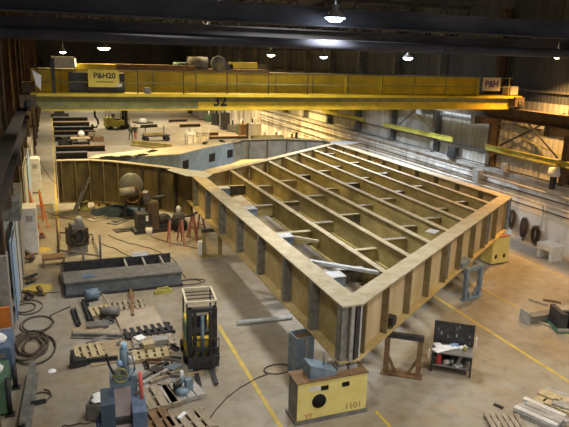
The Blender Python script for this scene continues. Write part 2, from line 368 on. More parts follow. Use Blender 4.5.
for loc, pw, c in (((3, 62, 10.6), 2600, FARW), ((12, 62, 10.6), 2600, FARW), ((19.0, 56, 10.6), 9500, (1, .66, .22)), ((20.5, 70, 10.6), 5000, (1, .7, .3)), ((3, 86, 10.6), 3000, FARW), ((12, 84, 10.6), 3000, FARW), ((20, 84, 10.6), 2200, WARM), ((6, 108, 10.6), 2600, FARW), ((18, 108, 10.6), 1600, WARM),
                   ((2.5, 20, 11.8), 1100, NEUT), ((3, 11, 11.8), 700, NEUT), ((12, 10, 11.8), 900, NEUT), ((19, 14, 11.8), 1000, (1, .74, .40)), ((9, 1, 11.8), 700, NEUT), ((9.3, 22, 12.4), 1500, NEUT), ((8, 33, 12.6), 900, WARM), ((3.2, 30, 11.9), 1600, (1, .72, .28)), ((9, 29.6, 11.9), 600, WARM), ((18.5, 34, 11.8), 1000, COOL)):
    light(loc, pw * (.42 if loc[1] > 50 else .38), c, 1.2, 112 if loc[0] > 17 else 135)  # unseen lights without fixtures, added to brighten floor, right wall and crane

w = bpy.data.worlds.new('world'); S.world = w; w.use_nodes = True
w.node_tree.nodes['Background'].inputs['Color'].default_value = (1, .95, .88, 1); w.node_tree.nodes['Background'].inputs['Strength'].default_value = 1.1
S.view_settings.view_transform = 'Standard'; S.view_settings.look = 'None'; S.view_settings.exposure = -0.10; S.view_settings.gamma = 1.1

# ------------------------------------------------------------------ the steel bridge frame
ZT, ZB = 3.15, 1.42
A, B_, C_, D_ = (7.3, 13.55), (21.0, 23.45), (20.75, 42.7), (7.3, 31.9)
br = thing('bridge_frame', 'huge tan welded steel bridge span frame raised on stands in the workshop', 'bridge frame', (0, 0, 0))
def girder(name, a, b, webm, fl, bf, zt=ZT, zb=ZB, tf=.05):
    g = MB().bar((a[0], a[1], (zt + zb) / 2), (b[0], b[1], (zt + zb) / 2), .05, zt - zb - 2 * tf).build(name, webm, br)
    MB().bar((a[0], a[1], zt - tf / 2), (b[0], b[1], zt - tf / 2), bf, tf).build('top_flange', fl, g)
    MB().bar((a[0], a[1], zb + tf / 2), (b[0], b[1], zb + tf / 2), bf, tf).build('bottom_flange', STEEL, g)
    return g
ng = (A[0], A[1] - .15)
g = girder('side_girder', ng, (7.25, 33.3), STEEL, FLANGE, .68)
for y in (13.62, 15.6, 17.95, 20.65, 23.45, 26.3, 29.1, 31.9):
    MB().box(6.98, 7.27, y - .1, y + .1, ZB + .05, ZT - .05).build('stiffener', STIFF, g)
    MB().box(7.33, 7.6, y - .02, y + .02, ZB + .05, ZT - .05).build('stiffener', STIFF, g)
MB().cbox((7.1, 13.47, 2.285), (.2, .04, ZT - ZB - .1), .1).build('end_plate', STIFF, g)
MB().cbox((7.3, 13.4, 2.285), (.1, .06, ZT - ZB - .1), .1).build('end_plate', LGREY, g)
MB().cbox((7.5, 13.47, 2.285), (.2, .04, ZT - ZB - .1), .5).build('end_plate', DARK, g)  # dark plate standing in for the shaded open gap at the corner
MB().cbox((7.62, 13.55, 2.285), (.07, .07, ZT - ZB - .1), .5).build('end_plate', SILVER, g)
g = girder('side_girder', (21.0, 23.3), (20.75, 43.0), STEEL, FLANGE, .62)
for k in range(9):
    MB().box(20.6, 20.88, 25 + 2 * k, 25.04 + 2 * k, ZB + .05, ZT - .05).build('stiffener', STIFF_E, g)
MB().box(21.02, 21.2, 23.2, 23.6, ZB, ZT - .05).build('corner_plate', BLUEGREY, g)
# end beam
dx, dy = B_[0] - A[0], B_[1] - A[1]; Le = math.hypot(dx, dy); ux, uy = dx / Le, dy / Le; nx, ny = uy, -ux   # n: outward (towards viewer)
a = (A[0] + ux * .1, A[1] + uy * .1); b = (B_[0] + ux * .2, B_[1] + uy * .2)
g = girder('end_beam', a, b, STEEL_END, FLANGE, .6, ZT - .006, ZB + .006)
for k in range(9):
    x = 7.55 + 1.46 * k if k else 7.75
    s_ = (x - A[0]) / ux; c = (A[0] + ux * s_ + nx * .14, A[1] + uy * s_ + ny * .14, (ZT + ZB) / 2)
    MB().cbox(c, (.08, .2, ZT - ZB - .1), math.atan2(uy, ux)).build('stiffener', STIFF_E, g)
for k, x in enumerate((13.75, 18.4)):
    s_ = (x - A[0]) / ux; c = (A[0] + ux * s_ + nx * .1, A[1] + uy * s_ + ny * .1, (ZT + ZB) / 2)
    MB().cbox(c, (.14, .16, ZT - ZB - .1), math.atan2(uy, ux)).build('stiffener', STIFF, g)
s_ = (15.4 - A[0]) / ux
MB().cbox((A[0] + ux * s_ + nx * .16, A[1] + uy * s_ + ny * .16, ZB + .16), (1.0, .3, .2), math.atan2(uy, ux)).build('splice_plate', BLUEGREY, g)
s_ = (9.4 - A[0]) / ux
MB().cbox((A[0] + ux * s_ + nx * .16, A[1] + uy * s_ + ny * .16, ZB + .3), (.3, .25, .3), math.atan2(uy, ux)).build('corner_bracket', DARK, g)
# far beam
g = girder('end_beam', D_, C_, STEEL, FLANGE, .45)
def far_y(x): return D_[1] + (x - D_[0]) / (C_[0] - D_[0]) * (C_[1] - D_[1])
def near_y(x): return A[1] + (x - A[0]) / (B_[0] - A[0]) * (B_[1] - A[1])
JX = [9.6 + 1.64 * k for k in range(7)]
for x in JX:
    y0, y1 = near_y(x) + .1, far_y(x) - .1
    j = MB().bar((x, y0, 2.6), (x, y1, 2.6), .04, .86).build('joist', OLIVE, br)
    MB().bar((x, y0 + .1, 3.05), (x, y1, 3.05), .22, .045).build('top_flange', FLANGE, j)
    MB().bar((x, y0, 2.17), (x, y1, 2.17), .3, .04).build('bottom_flange', OLIVE, j)
XS = [7.3] + JX + [20.9]
for i in range(len(XS) - 1):
    x0, x1 = XS[i] + .05, XS[i + 1] - .05; xm = (x0 + x1) / 2
    y = near_y(xm) + 2.6 + (.6 if i % 2 else 0)
    k = 0
    while y < far_y(xm) - 1:
        dz = 2.78 - (.1 if i % 2 else 0)
        w = MB().ibeam((x0, y, dz), (x1, y, dz), .5, .22, .025, .03).build('cross_brace', OLIVE if (i + k) % 3 else WEBDK, br)
        MB().bar((x0 + .15, y, dz + .008), (x1 - .05, y, dz + .008), .2, .012).build('brace_top', FLANGE if (i + k) % 2 else LGREY, w)
        if i == 0:
            MB().box(7.4, 8.5, y - .75, y - .3, 2.45, 2.82).build('splice_box', BLUEGREY, br)
            MB().box(7.4, 8.5, y - .8, y - .25, 2.82, 2.85).build('splice_plate', SILVER, br)
        y += 4.55 if i == 0 else 3.9; k += 1
MB().bar((7.8, 17.6, 2.95), (9.55, 15.9, 2.95), .16, .1).build('diagonal_strut', SILVER, br)
MB().bar((7.7, 22.6, 2.6), (9.5, 20.6, 2.6), .12, .1).build('diagonal_strut', FLANGE, br)
# lower plan bracing
for x in (8.6, 12.2, 15.8, 19.2):
    MB().bar((x, near_y(x) + .4, 1.75), (x, far_y(x) - .4, 1.75), .12, .2).build('lower_chord', WEBDK, br)
# nose
nose = [(7.25, 33.3), (6.5, 34.4), (5.75, 35.3), (4.3, 36.7), (3.2, 37.7), (2.0, 38.4), (.05, 38.6)]
g = MB().wall(nose, .55, ZT - .04, .05).build('nose_girder', WEBDK, br)
MB().strip(nose, .42, ZT - .04, ZT).build('top_flange', DECK, g)
MB().strip(nose, .5, .5, .55).build('bottom_flange', OLIVE, g)
for (px, py) in ((.3, 38.45), (1.1, 38.4), (1.9, 38.3), (2.7, 37.85), (3.5, 37.2), (4.8, 36.05), (5.6, 35.2), (6.4, 34.3)):
    MB().cbox((px, py - .06, 1.85), (.07, .26, 2.5), 0).build('stiffener', STIFF_E if px < 4 else DARK, g)
MB().box(-.05, .0, 38.4, 40.6, .8, ZT - .04).build('nose_end_plate', WEBDK, br)
deck = [(1.9, 38.95), (4.5, 39.1), (7.7, 39.5), (10.2, 42.2), (12.9, 44.5), (13.8, 46.1), (11.6, 46.3), (10.2, 44.9), (8.5, 43.1), (5.5, 41.7), (2.4, 40.0)]
MB().prism(deck, ZT - .05, ZT).build('deck_plate', DECK, br)
webpts = [(2.0, 38.95), (4.5, 39.15), (7.7, 39.55), (10.2, 42.25), (12.9, 44.55)]
g = MB().wall(webpts, 1.5, ZT - .05, .05).build('blue_web', BLUEWEB, br); g['label'] = 'blue grey web plate'
for hx, hy in ((8.25, 40.15), (10.75, 42.72), (12.55, 44.24)):       # square access holes along the web
    seg = min(zip(webpts, webpts[1:]), key=lambda sg: abs((Vector(sg[0]) - Vector((hx, hy))).length + (Vector(sg[1]) - Vector((hx, hy))).length - (Vector(sg[0]) - Vector(sg[1])).length))
    A0, B0 = Vector(seg[0]), Vector(seg[1]); tt = (Vector((hx, hy)) - A0).dot(B0 - A0) / (B0 - A0).length_squared
    c = A0 + (B0 - A0) * tt; an = math.atan2((B0 - A0)[1], (B0 - A0)[0])
    MB().cbox((c[0] + math.sin(an) * .03, c[1] - math.cos(an) * .03, 2.3), (.75, .03, .6), an).build('access_hole', BLACK, g)
gp = [(12.9, 44.55), (14.0, 45.9), (17.4, 46.0), (20.6, 44.5), (20.75, 43.0)]
g = MB().wall(gp, 1.5, ZT - .05, .05).build('grey_web', GREYWEB, br)
MB().strip(gp, .35, ZT - .05, ZT).build('top_flange', FLANGE, g)
for (px, py) in ((14.6, 45.8), (16.2, 45.9), (17.8, 45.75), (19.2, 45.1)):
    MB().cbox((px, py - .1, 2.3), (.06, .22, 1.5), 0).build('stiffener', GREY, g)
MB().prism([(6.6, 32.0), (7.65, 31.3), (8.1, 32.1), (7.75, 33.2), (7.1, 33.9), (6.3, 34.3), (5.9, 34.0)], ZT, ZT + .015).build('corner_splice_plate', SILVER, br)
MB().prism([(20.2, 42.4), (21.2, 41.6), (23.0, 42.6), (22.2, 43.6), (20.9, 43.6)], ZT, ZT + .015).build('corner_splice_plate', SILVER, br)
MB().cbox((13.6, 18.95, ZT + .02), (.5, .4, .03), .6).build('shim_plate', SILVER, br)
MB().box(14.9, 17.6, 45.85, 46.35, ZT, ZT + .22).build('end_pad', OLIVE, br)

# reel motor on nose, things leaning there
t = thing('cable_reel', 'round grey cable reel with motor standing before curved nose girder', 'reel', (4.1, 35.6, 0))
MB().lathe([(.001, -.28), (.62, -.28), (.68, -.2), (.68, .2), (.62, .28), (.001, .28)], (0, 0, 2.05), 22, 'Y').build('drum', GREY, t)
MB().tube((-.75, -.5, 1.75), (.1, -.4, 1.8), .22, 14).build('motor', LGREY, t)
MB().path([(.5 * math.sin(a) * (1 - i * .004), -.42, 1.55 - .5 * math.cos(a)) for i, a in enumerate([2 * PI * j / 16 for j in range(40)])], .04, 6).build('wound_hose', RUST, t)
for x in (-.45, .45): MB().bar((x, 0, 0), (x * .6, 0, 2.0), .12).build('leg', DARK, t)
MB().box(-.6, .6, -.3, .3, 0, .12).build('base_frame', DARK, t)

# ------------------------------------------------------------------ supports
hb = WY(294, 378, 13.05).z
ZK = 1.25
t = thing('support_block', 'pale yellow steel support block with round hole under near frame corner', 'support block', (6.68, 13.1, 0), math.radians(0))
for nm, q in (('shell', None),):
    MB().box(-1.06, 1.02, .0, .62, .02, ZK - .03).build('shell', GREY, t)
MB().box(-1.06, 1.02, -.03, -.0, .12, ZK - .03).build('front_plate', YELB, t)
MB().box(-1.12, 1.06, -.06, .66, 0, .1).build('base_plate', GREY, t)
MB().box(-1.1, 1.05, -.05, .66, ZK - .03, ZK).build('top_plate', RUST, t)
MB().lathe([(.001, -.045), (.21, -.045), (.21, -.03)], (-.43, 0, .62), 22, 'Y').build('round_hole', BLACK, t)
for x in (-.28, .35): MB().box(x - .11, x + .11, -.045, -.03, .93, 1.06).build('slot', BLACK, t)
MB().box(-.75, -.4, -.036, -.03, .95, 1.08).build('paint_smear', WHITE, t)
text('1101', .26, mat('faded_marking', (.42, .30, .12), (.36, .26, .1), 8), t, (.62, -.036, .28))
text('TT', .2, mat('red_marking', (.6, .25, .12), (.5, .2, .1), 8), t, (-.72, -.036, .2))
t = thing('steel_post', 'blue grey hollow steel box post standing behind the yellow block', 'post', (0, 0, 0))
t.scale = (.92, .92, .92); t.location = G(300, 374); t.rotation_euler = (0, 0, .12)
m = MB(); m.box(-.32, .32, .28, .32, 0, 1.5).box(-.32, -.28, -.28, .28, 0, 1.5).box(.28, .32, -.28, .28, 0, 1.5).box(-.32, .32, -.32, -.28, 0, 1.5)
m.build('shell', BLUEGREY, t); MB().box(-.27, .27, -.27, .27, .02, 1.38).build('core', RUST, t); MB().box(-.02, .06, -.36, -.32, 0, 1.45).build('rib', LGREY, t)
t = thing('bearing_wedge', 'dull blue wedge plate lying on top of yellow block', 'wedge', (6.45, 13.42, ZK))
MB().add([(-.45, -.25, 0), (.35, -.25, 0), (.35, .25, 0), (-.45, .25, 0), (-.45, -.25, .4), (.35, -.25, .12), (.35, .25, .12), (-.45, .25, .4)], [(0, 3, 2, 1), (4, 5, 6, 7), (0, 1, 5, 4), (1, 2, 6, 5), (2, 3, 7, 6), (3, 0, 4, 7)]).build('plate', BLUEGREY, t)
MB().tube((.05, 0, .1), (.05, 0, .62), .03, 8).build('rod', GREY, t)
for i, (x, nm) in enumerate(((7.05, 'small grey shim packed between block and frame corner, left one'), (7.38, 'small grey shim packed between block and frame corner, right one'))):
    t = thing('shim_block', nm, 'shim', (x, 13.5, ZK), .2 * i, 'shims on the yellow block'); MB().box(-.13, .13, -.16, .16, 0, .09).build('lower_plate', LGREY, t); MB().box(-.11, .11, -.13, .13, .09, ZB - ZK).build('upper_plate', GREY, t)
def stand(loc, rz, w, h, m, label, brace=True, s=.16):
    t = thing('support_stand', label, 'stand', loc, rz, 'stands carrying the bridge frame')
    for x in (-w / 2, w / 2): MB().bar((x, 0, .06), (x, 0, h - .15), s, s).build('leg', m, t); 
    MB().bar((-w / 2 - .1, 0, h - .08), (w / 2 + .1, 0, h - .08), s * 1.2, .14).build('crossbeam', DARK if m is not BLUEGREY else BLUEGREY, t)
    MB().box(-w / 2 - .15, w / 2 + .15, -.14, .14, 0, .06).build('base_plate', m, t)
    if brace:
        for x in (-1, 1): MB().bar((x * w / 2, 0, .7), (x * (w / 2 - .3), 0, .1), .08).build('knee_brace', m, t)
    return t
stand((9.75, 14.5, 0), -.62, 1.0, ZB, RUST, 'rusty brown portal stand beneath near part of end beam')
stand((16.0, 19.15, 0), .25, .9, ZB, BLUEGREY, 'blue grey stand with diagonal ladder foot beneath end beam')
stand((6.9, 27.4, 0), 0, .8, ZB, OLIVE, 'ochre stand beneath the left girder beside stacked red trestles', False)
def smallblock(loc, rz, sz, label, h=ZB):
    t = thing('support_block', label, 'support block', loc, rz)
    MB().box(-sz / 2, sz / 2, -.35, .35, .06, h - .05).build('shell', YELB, t); MB().box(-sz / 2 - .04, sz / 2 + .04, -.38, .38, 0, .06).build('base_plate', GREY, t); MB().box(-sz / 2, sz / 2, -.37, .37, h - .05, h).build('top_plate', PINK, t)
    for x in (-.25, .25): MB().box(x * sz - .07, x * sz + .07, -.36, -.35, .3, .5).build('slot', BLACK, t)
    return t
smallblock((20.15, 22.75, 0), .1, 1.1, 'yellow support block with pinkish top under right frame corner')
smallblock((18.0, 22.5, 0), .5, 1.0, 'low yellow support block with blue cap behind the blue stand', .9)
t = thing('chain_jack', 'teal ratchet jack resting on the low yellow block', 'jack', (18.0, 22.5, .9)); MB().box(-.3, .3, -.15, .15, 0, .3).build('body', BLUE, t); MB().tube((-.1, -.1, .25), (.7, -.3, .3), .05, 8).build('handle', GREEN, t)
smallblock((20.6, 42.2, 0), 0, 1.3, 'yellow support block under the far right frame corner')
smallblock((2.6, 38.2, 0), 0, 1.0, 'low yellow packing block under the curved nose girder', .48)

# ------------------------------------------------------------------ overhead crane
cr = thing('overhead_crane', 'yellow double girder overhead travelling crane spanning the whole bay', 'crane', (0, 26, 0))
X0, X1 = -.75, 22.85
def span(x0, x1, xa, xb, y0, y1, z0, z1, z2=None):
    m = MB(); vs = []
    prof = [(x0, z1), (x0, z0 + .35), (x0 + .4, z0), (xb - .0, z0), (x1, z1 - .12), (x1, z1)]
    n = len(prof); vs = [(x, y0, z) for x, z in prof] + [(x, y1, z) for x, z in prof]
    return m.add(vs, [tuple(range(n)), tuple(range(n, 2 * n))[::-1]] + [(i, n + i, n + (i + 1) % n, (i + 1) % n) for i in range(n)])
g = span(X0, X1 + .4, 0, X1 - .15, 0, .6, 7.3, 7.84).build('front_girder', YELG, cr)
MB().box(X0 + .4, X1 - .2, -.12, .7, 7.26, 7.31).build('bottom_flange', YEL, g)
MB().box(5.95, X1 - .05, -.012, 0, 7.31, 7.62).build('yellow_band', YEL, g)
MB().box(X0, X1 + .4, -.35, .75, 7.84, 7.96).build('walkway', YEL, cr)
g = span(X0, X1 - .2, 0, X1 - .2, 2.5, 3.1, 7.3, 8.8).build('rear_girder', YEL, cr)
MB().box(X0 + .3, X1 - .4, 2.35, 3.2, 8.78, 8.84).build('trolley_rail', FLANGE, g)
for x in range(0, 23, 2): MB().box(x + .4, x + .44, 2.47, 2.5, 7.4, 8.78).build('web_seam', YELG, g)
rl = MB(); 
for z in (8.4, 8.87): rl.tube((X0 + .2, -.3, z), (X1 - .3, -.3, z), .022, 6)
rl.build('handrail', YELG, cr)
for k in range(13):
    x = X0 + .3 + k * 1.9; MB().tube((x, -.3, 7.96), (x, -.3, 8.9), .025, 6).build('rail_post', YEL if k > 6 else BROWN, cr)
for x, nm in ((X0 - .1, 'l'), (X1 + .15, 'r')):
    g = MB().box(x - .3, x + .3, -.5, 4.0, 7.42, 7.9).build('end_truck', BROWN, cr)
    for y in (-.4, 3.4): MB().tube((x - .1, y, 7.5), (x + .1, y, 7.5), .22, 16).build('wheel', DARK, g)
    MB().box(x - .25, x + .25, .9, 2.2, 7.9, 8.3).build('buffer_housing', BROWN, g)
MB().box(X1 - .1, X1 + .4, .0, .6, 8.0, 8.45).build('drive_motor', CREAM, cr)
MB().box(.05, .2, -.2, .0, 7.96, 9.3).build('cabin_post', DARK, cr)
MB().box(.7, 2.9, .3, 1.0, 7.97, 8.75).build('control_cabinet', DARK, cr)
g = MB().box(.1, 1.0, .8, 2.1, 8.9, 9.35).build('lamp_housing', CREAM, cr)
MB().box(1.0, 1.05, 1.0, 1.9, 8.98, 9.28).build('lamp_glass', lampmat('warm_glass', (1, .85, .45), 4), g)
g = MB().box(1.0, 2.7, 1.4, 2.4, 8.75, 9.08).build('drive_beam', YEL, cr)
MB().box(2.7, 6.2, 1.5, 2.3, 8.86, 9.1).build('cable_trough', RUST, cr)
g = MB().box(1.42, 2.62, -.36, -.33, 8.22, 8.9).build('sign_board', SIGNM, cr)
text('P&H20', .3, TEXTM, g, (2.05, -.368, 8.66), bold=.008); MB().box(1.72, 2.4, -.366, -.36, 8.4, 8.45).build('fine_print', mat('faded_print', (.30, .22, .04), (.22, .16, .03), 8), g); MB().box(2.48, 2.72, -.375, -.36, 8.24, 8.36).build('notice', CREAM, g)
g = MB().box(20.62, 21.75, -.36, -.33, 8.22, 8.88).build('sign_board', mat('sign_tan', (.62, .48, .26), (.54, .42, .22), 3), cr)
text('P&H', .46, mat('sign_purple', (.12, .03, .12), (.1, .03, .1), 4), g, (21.18, -.368, 8.55), bold=.012)
text('32', .62, TEXTM, cr, (6.92, -.02, 7.63), name='number', bold=.015)
tr = MB().box(6.0, 10.0, 2.2, 3.4, 8.84, 8.95).build('trolley', RUST, cr)
MB().tube((6.1, 2.7, 9.2), (7.0, 2.7, 9.2), .3, 18).build('hoist_drum', GREY, tr)
MB().lathe([(.001, -.12), (.36, -.12), (.36, .12), (.001, .12)], (7.45, 2.3, 9.2), 20, 'Y').build('sheave_wheel', GREY, tr)
MB().lathe([(.001, -.14), (.15, -.14), (.15, -.12)], (7.45, 2.3, 9.2), 14, 'Y').build('sheave_hub', YELG, tr)
MB().box(7.75, 8.15, 2.2, 3.2, 8.95, 9.2).build('gear_case', DARK, tr)
MB().box(8.0, 9.35, 2.2, 2.6, 9.02, 9.3).build('hoist_motor', YEL, tr); MB().box(9.35, 9.9, 2.3, 2.7, 9.0, 9.2).build('brake_box', BROWN, tr)
MB().tube((5.4, 2.7, 9.05), (6.1, 2.7, 9.05), .18, 12).build('cable_drum', GREEN, tr)
b = MB(); b.box(3.65, 3.9, -.15, .1, 7.96, 8.2); b.build('bucket', GREY, cr)
b = MB().tube((1.72, 1.5, 7.0), (1.72, 1.5, 8.8), .03, 6).build('hoist_rope', DARK, cr)
b = MB(); q = [(0, .12), (.0, -.02), (.1, -.12), (.13, -.25), (.05, -.36), (-.08, -.36), (-.15, -.27)]
b.path([(1.72 + x, 1.5, 6.9 + z * 1.4) for x, z in q], .045, 8); b.build('hook', DARK, cr)
for k in range(10):
    x = 12.8 + k * .0
MB().add([(-.62, -.7, 8.85), (-.3, -.7, 8.65), (-.36, -.7, 8.1), (-.52, -.68, 8.3), (-.62, -.66, 8.85), (-.3, -.64, 8.65), (-.36, -.64, 8.1), (-.52, -.64, 8.3)], [(0, 1, 2, 3), (7, 6, 5, 4), (0, 4, 5, 1), (1, 5, 6, 2), (2, 6, 7, 3), (3, 7, 4, 0)]).build('rag', PAPER, cr)['label'] = 'white rag tied at left end'

# ------------------------------------------------------------------ lift truck
def lift_truck(name, label, loc, rz, body, mast_m, h=2.25):
    t = thing(name, label, 'forklift', loc, rz)           # front (forks) faces local -Y
    b = MB(); b.box(-.5, .5, .35, 1.75, .22, .95).box(-.48, .48, 1.2, 1.85, .3, 1.25); b.build('body', body, t)
    MB().box(-.28, .28, .6, 1.15, .95, 1.08).build('seat', DARK, t); MB().cbox((0, 1.18, 1.35), (.55, .12, .55)).build('seat_back', DARK, t)
    MB().tube((0, .38, .95), (0, .52, 1.25), .03, 8).build('steering_column', DARK, t)
    MB().path([(.17 * math.cos(a), .52 + .05 * math.sin(a), 1.27 + .15 * math.sin(a)) for a in [2 * PI * i / 14 for i in range(14)]], .02, 6, True).build('steering_wheel', DARK, t)
    for x in (-.46, .46):
        MB().tube((x, 1.7, .9), (x, 1.6, h), .03, 8).build('guard_post', mast_m, t); MB().tube((x, .3, .6), (x, .42, h), .03, 8).build('guard_post', mast_m, t)
        for y, rr in ((.55, .24), (1.55, .2)): MB().tube((x * 1.12 - .07, y, rr), (x * 1.12 + .07, y, rr), rr, 16).build('wheel', RUBBER, t)
    g = MB()
    for x in (-.48, .48): g.box(x - .03, x + .03, .38, 1.66, h, h + .06)
    for y in (.38, 1.63): g.box(-.5, .5, y - .03, y + .03, h, h + .06)
    g.build('overhead_guard', CREAM if mast_m is DARK else mast_m, t)
    g = MB()
    for y in (.7, 1.0, 1.3): g.box(-.45, .45, y - .012, y + .012, h + .01, h + .04)
    g.build('guard_bars', DARK, t)
    for x in (-.4, .4):
        MB().box(x - .06, x + .06, .05, .28, .08, h - .08).build('mast_rail', mast_m, t)
        MB().box(x * .62 - .05, x * .62 + .05, .0, .2, .1, h - .18).build('inner_mast', mast_m, t)
    MB().box(-.46, .46, .08, .24, h - .22, h - .08).build('mast_crosshead', mast_m, t); MB().box(-.46, .46, .1, .26, .6, .72).build('mast_crosshead', mast_m, t)
    MB().tube((0, .14, .15), (0, .14, h - .3), .06, 10).build('lift_cylinder', BLUEGREY, t)
    MB().box(-.5, .5, -.1, -.02, .12, .5).build('carriage', DARK, t)
    g = MB()
    for x in (-.5, -.25, 0, .25, .5): g.bar((x, -.06, .5), (x, -.06, 1.12), .03)
    g.bar((-.5, -.06, 1.12), (.5, -.06, 1.12), .04).bar((-.5, -.06, .8), (.5, -.06, .8), .03); g.build('load_backrest', DARK, t)
    for x in (-.26, .26):
        MB().box(x - .07, x + .07, -1.1, -.08, .05, .09).box(x - .07, x + .07, -.12, -.06, .05, .6).build('fork', DARK, t)
    return t
t = lift_truck('forklift', 'dark mast forklift with cream overhead guard and yellow body on workshop floor', (3.93, 16.75, 0), -.1, YEL, DARK); t.scale = (.97, .95, .94)
MB().box(-.45, .4, .5, .62, 1.75, 1.95).build('work_light_bar', CREAM, t)
for x in (-.36, .33): MB().ball((x, .3, 2.02), .07).build('work_light', PAPER, t)
MB().box(-.52, -.48, .3, 1.4, .9, 1.5).build('side_panel', GREEN, t)
t = lift_truck('forklift', 'yellow forklift with dark canopy parked far down the bay', G(127, 128.5), 1.75, YELR, RUBBER, 2.1)
t.scale = (1.6, 1.5, 1.2)

# ------------------------------------------------------------------ welding station right of frame
WR = math.radians(-38)
t = thing('work_station', 'dark steel work station with black tool board and paper strewn shelf', 'work station', (11.5, 14.36, 0), WR); t.scale = (.74, .74, .74)
MB().box(-.85, .85, .38, .44, .75, 2.0).build('tool_board', DARK, t)
for k in range(14):
    x, z = random.uniform(-.75, .75), random.uniform(1.1, 1.85)
    if k < 8: MB().box(x - .03, x + .03, .36, .38, z - .08, z + .06).build('tool', random.choice((LGREY, GREY, GREY)), t)
MB().box(-.85, .85, -.55, .4, .92, .97).build('table_top', GREY, t)
MB().box(-.8, .8, -.5, .38, .3, .34).build('shelf', GREY, t)
for x in (-.8, .8):
    for y in (-.5, .38): MB().bar((x, y, 0), (x, y, .92), .08).build('leg', DARK, t)
MB().box(-.84, .84, .34, .38, .1, .9).build('back_panel', DARK, t); MB().box(-.02, .02, -.45, .35, .34, .92).build('divider', DARK, t)
Rz = Matrix.Rotation(WR, 3, 'Z'); WS = Vector((11.5, 14.36, 0))
def on_ws(x, y, z): return WS + Rz @ Vector((x, y, z)) * .74
labs = ('large white paper sheet at front left of station table', 'white paper sheet on station table behind the front sheet', 'white paper sheet at left edge of station table', 'white paper near middle of station table', 'crumpled white paper near right of station table', 'pale blue paper against the tool board', 'white paper pad at right back of station table')
for i, (x, y, w, h) in enumerate(((-.5, -.3, .6, .38), (-.3, -.05, .5, .3), (-.62, -.02, .3, .3), (0, .1, .35, .3), (.35, .15, .25, .2), (.05, .28, .35, .14), (.45, .28, .3, .18))):
    o = MB().cbox((0, 0, 0), (w * .8, h * .8, .02 + .02 * (i % 3))).build('paper', PAPER if i != 5 else LBLUE); o.location = on_ws(x, y, .99 + .02 * (i % 3)); o.rotation_euler = (0, 0, random.uniform(-.5, .2)); tag(o, labs[i], 'paper', 'papers on the work station')
o = thing('spray_can', 'small yellow can on station table', 'can', on_ws(.5, -.05, .97)); MB().tube((0, 0, 0), (0, 0, .16), .05, 10).build('can_body', YELR, o); MB().tube((0, 0, .16), (0, 0, .2), .03, 8).build('cap', WHITE, o)
o = thing('fire_extinguisher', 'red fire extinguisher standing on the station shelf', 'extinguisher', on_ws(-.52, -.3, .34)); MB().lathe([(.001, 0), (.075, 0), (.08, .04), (.08, .27), (.04, .32), (.03, .35), (.001, .35)], n=14).build('cylinder', RED, o); MB().box(-.03, .1, -.02, .02, .33, .38).build('valve', DARK, o)
o = thing('bottle', 'white bottle lying on the station shelf beside the extinguisher', 'bottle', on_ws(-.1, -.25, .34)); MB().tube((-.15, 0, .08), (.1, 0, .08), .08, 10).build('bottle_body', WHITE, o); MB().tube((.1, 0, .08), (.18, 0, .08), .03, 8).build('neck', LBLUE, o)
o = thing('steel_offcut', 'pale steel offcut leaning inside the station, right compartment', 'offcut', on_ws(.35, -.25, .34)); MB().bar((-.1, 0, .03), (.08, .05, .33), .08, .04).build('bar', LGREY, o); MB().box(-.18, .08, -.08, .08, 0, .04).build('foot', WHITE, o)
for x, nm in ((-.95, 'white folded sheet hung on left end of work station'), (.95, 'pale pink sheet hung on right end of tool board')):
    o = MB().cbox((0, 0, 0), (.03, .16, .28)).build('sheet', PAPER); o.location = on_ws(x, -.5 if x < 0 else .3, .8 if x < 0 else 1.3); o.rotation_euler = (0, 0, WR); tag(o, nm, 'sheet')

# bench by right wall
t = thing('bench', 'white concrete topped bench with two thick legs against right wall', 'bench', (23.3, 22.35, 0), 0); t.scale = (.72, .62, .8)
MB().box(-.55, .6, -.85, .85, .62, .98).build('top', WHITE, t)
for y in (-.65, .65): MB().box(-.5, .55, y - .14, y + .14, 0, .62).build('leg', WHITE, t)
tag(MB().box(23.6, 24.2, 20.4, 21.1, 0, .6).build('crate', PINK), 'reddish brown crate beside the white bench', 'crate')

# ------------------------------------------------------------------ scrap, right foreground
t = thing('steel_channel', 'grey steel channel section lying on small supports near right edge', 'channel', G(546, 320), -.05)
MB().box(-1.0, 1.1, -.2, .2, .26, .31).box(-1.0, 1.1, -.2, -.15, .0, .3).box(-1.0, 1.1, .15, .2, .0, .3).build('channel_body', GREY, t); MB().box(-1.04, -1.0, -.28, .28, 0, .5).build('end_plate', LGREY, t)
for i, (px, py, a, l, nm) in enumerate(((538, 303, 1.9, .8, 'short loose bar sticking up behind the grey channel'), (552, 302, 2.3, .7, 'short dark bar behind the grey channel, farther right'), (541, 324, 2.0, .8, 'short tan bar lying in front of the grey channel'), (550, 319, -2.6, .9, 'rusty angle bar between channel and black rack'))):
    o = thing('steel_bar', nm, 'bar', G(px, py), a); MB().box(-l / 2, l / 2, -.05, .05, 0, .08).build('bar', RUST if i % 2 else WOODG, o)
t = thing('tyre_rack', 'black ribbed crate with pale frame cut by right edge', 'crate', G(577, 328), -.35)
for k in range(5): MB().box(-.9 + k * .36, -.66 + k * .36, -.5, .5, .12, .75).build('rib', DARK, t)
MB().box(-1, 1, -.56, .56, 0, .1).build('frame', GREEN, t); MB().box(-1, 1, -.56, -.52, .1, .2).build('front_rail', LGREY, t); MB().box(-.8, .9, -.2, .3, .75, .82).build('top_plate', WOODG, t)

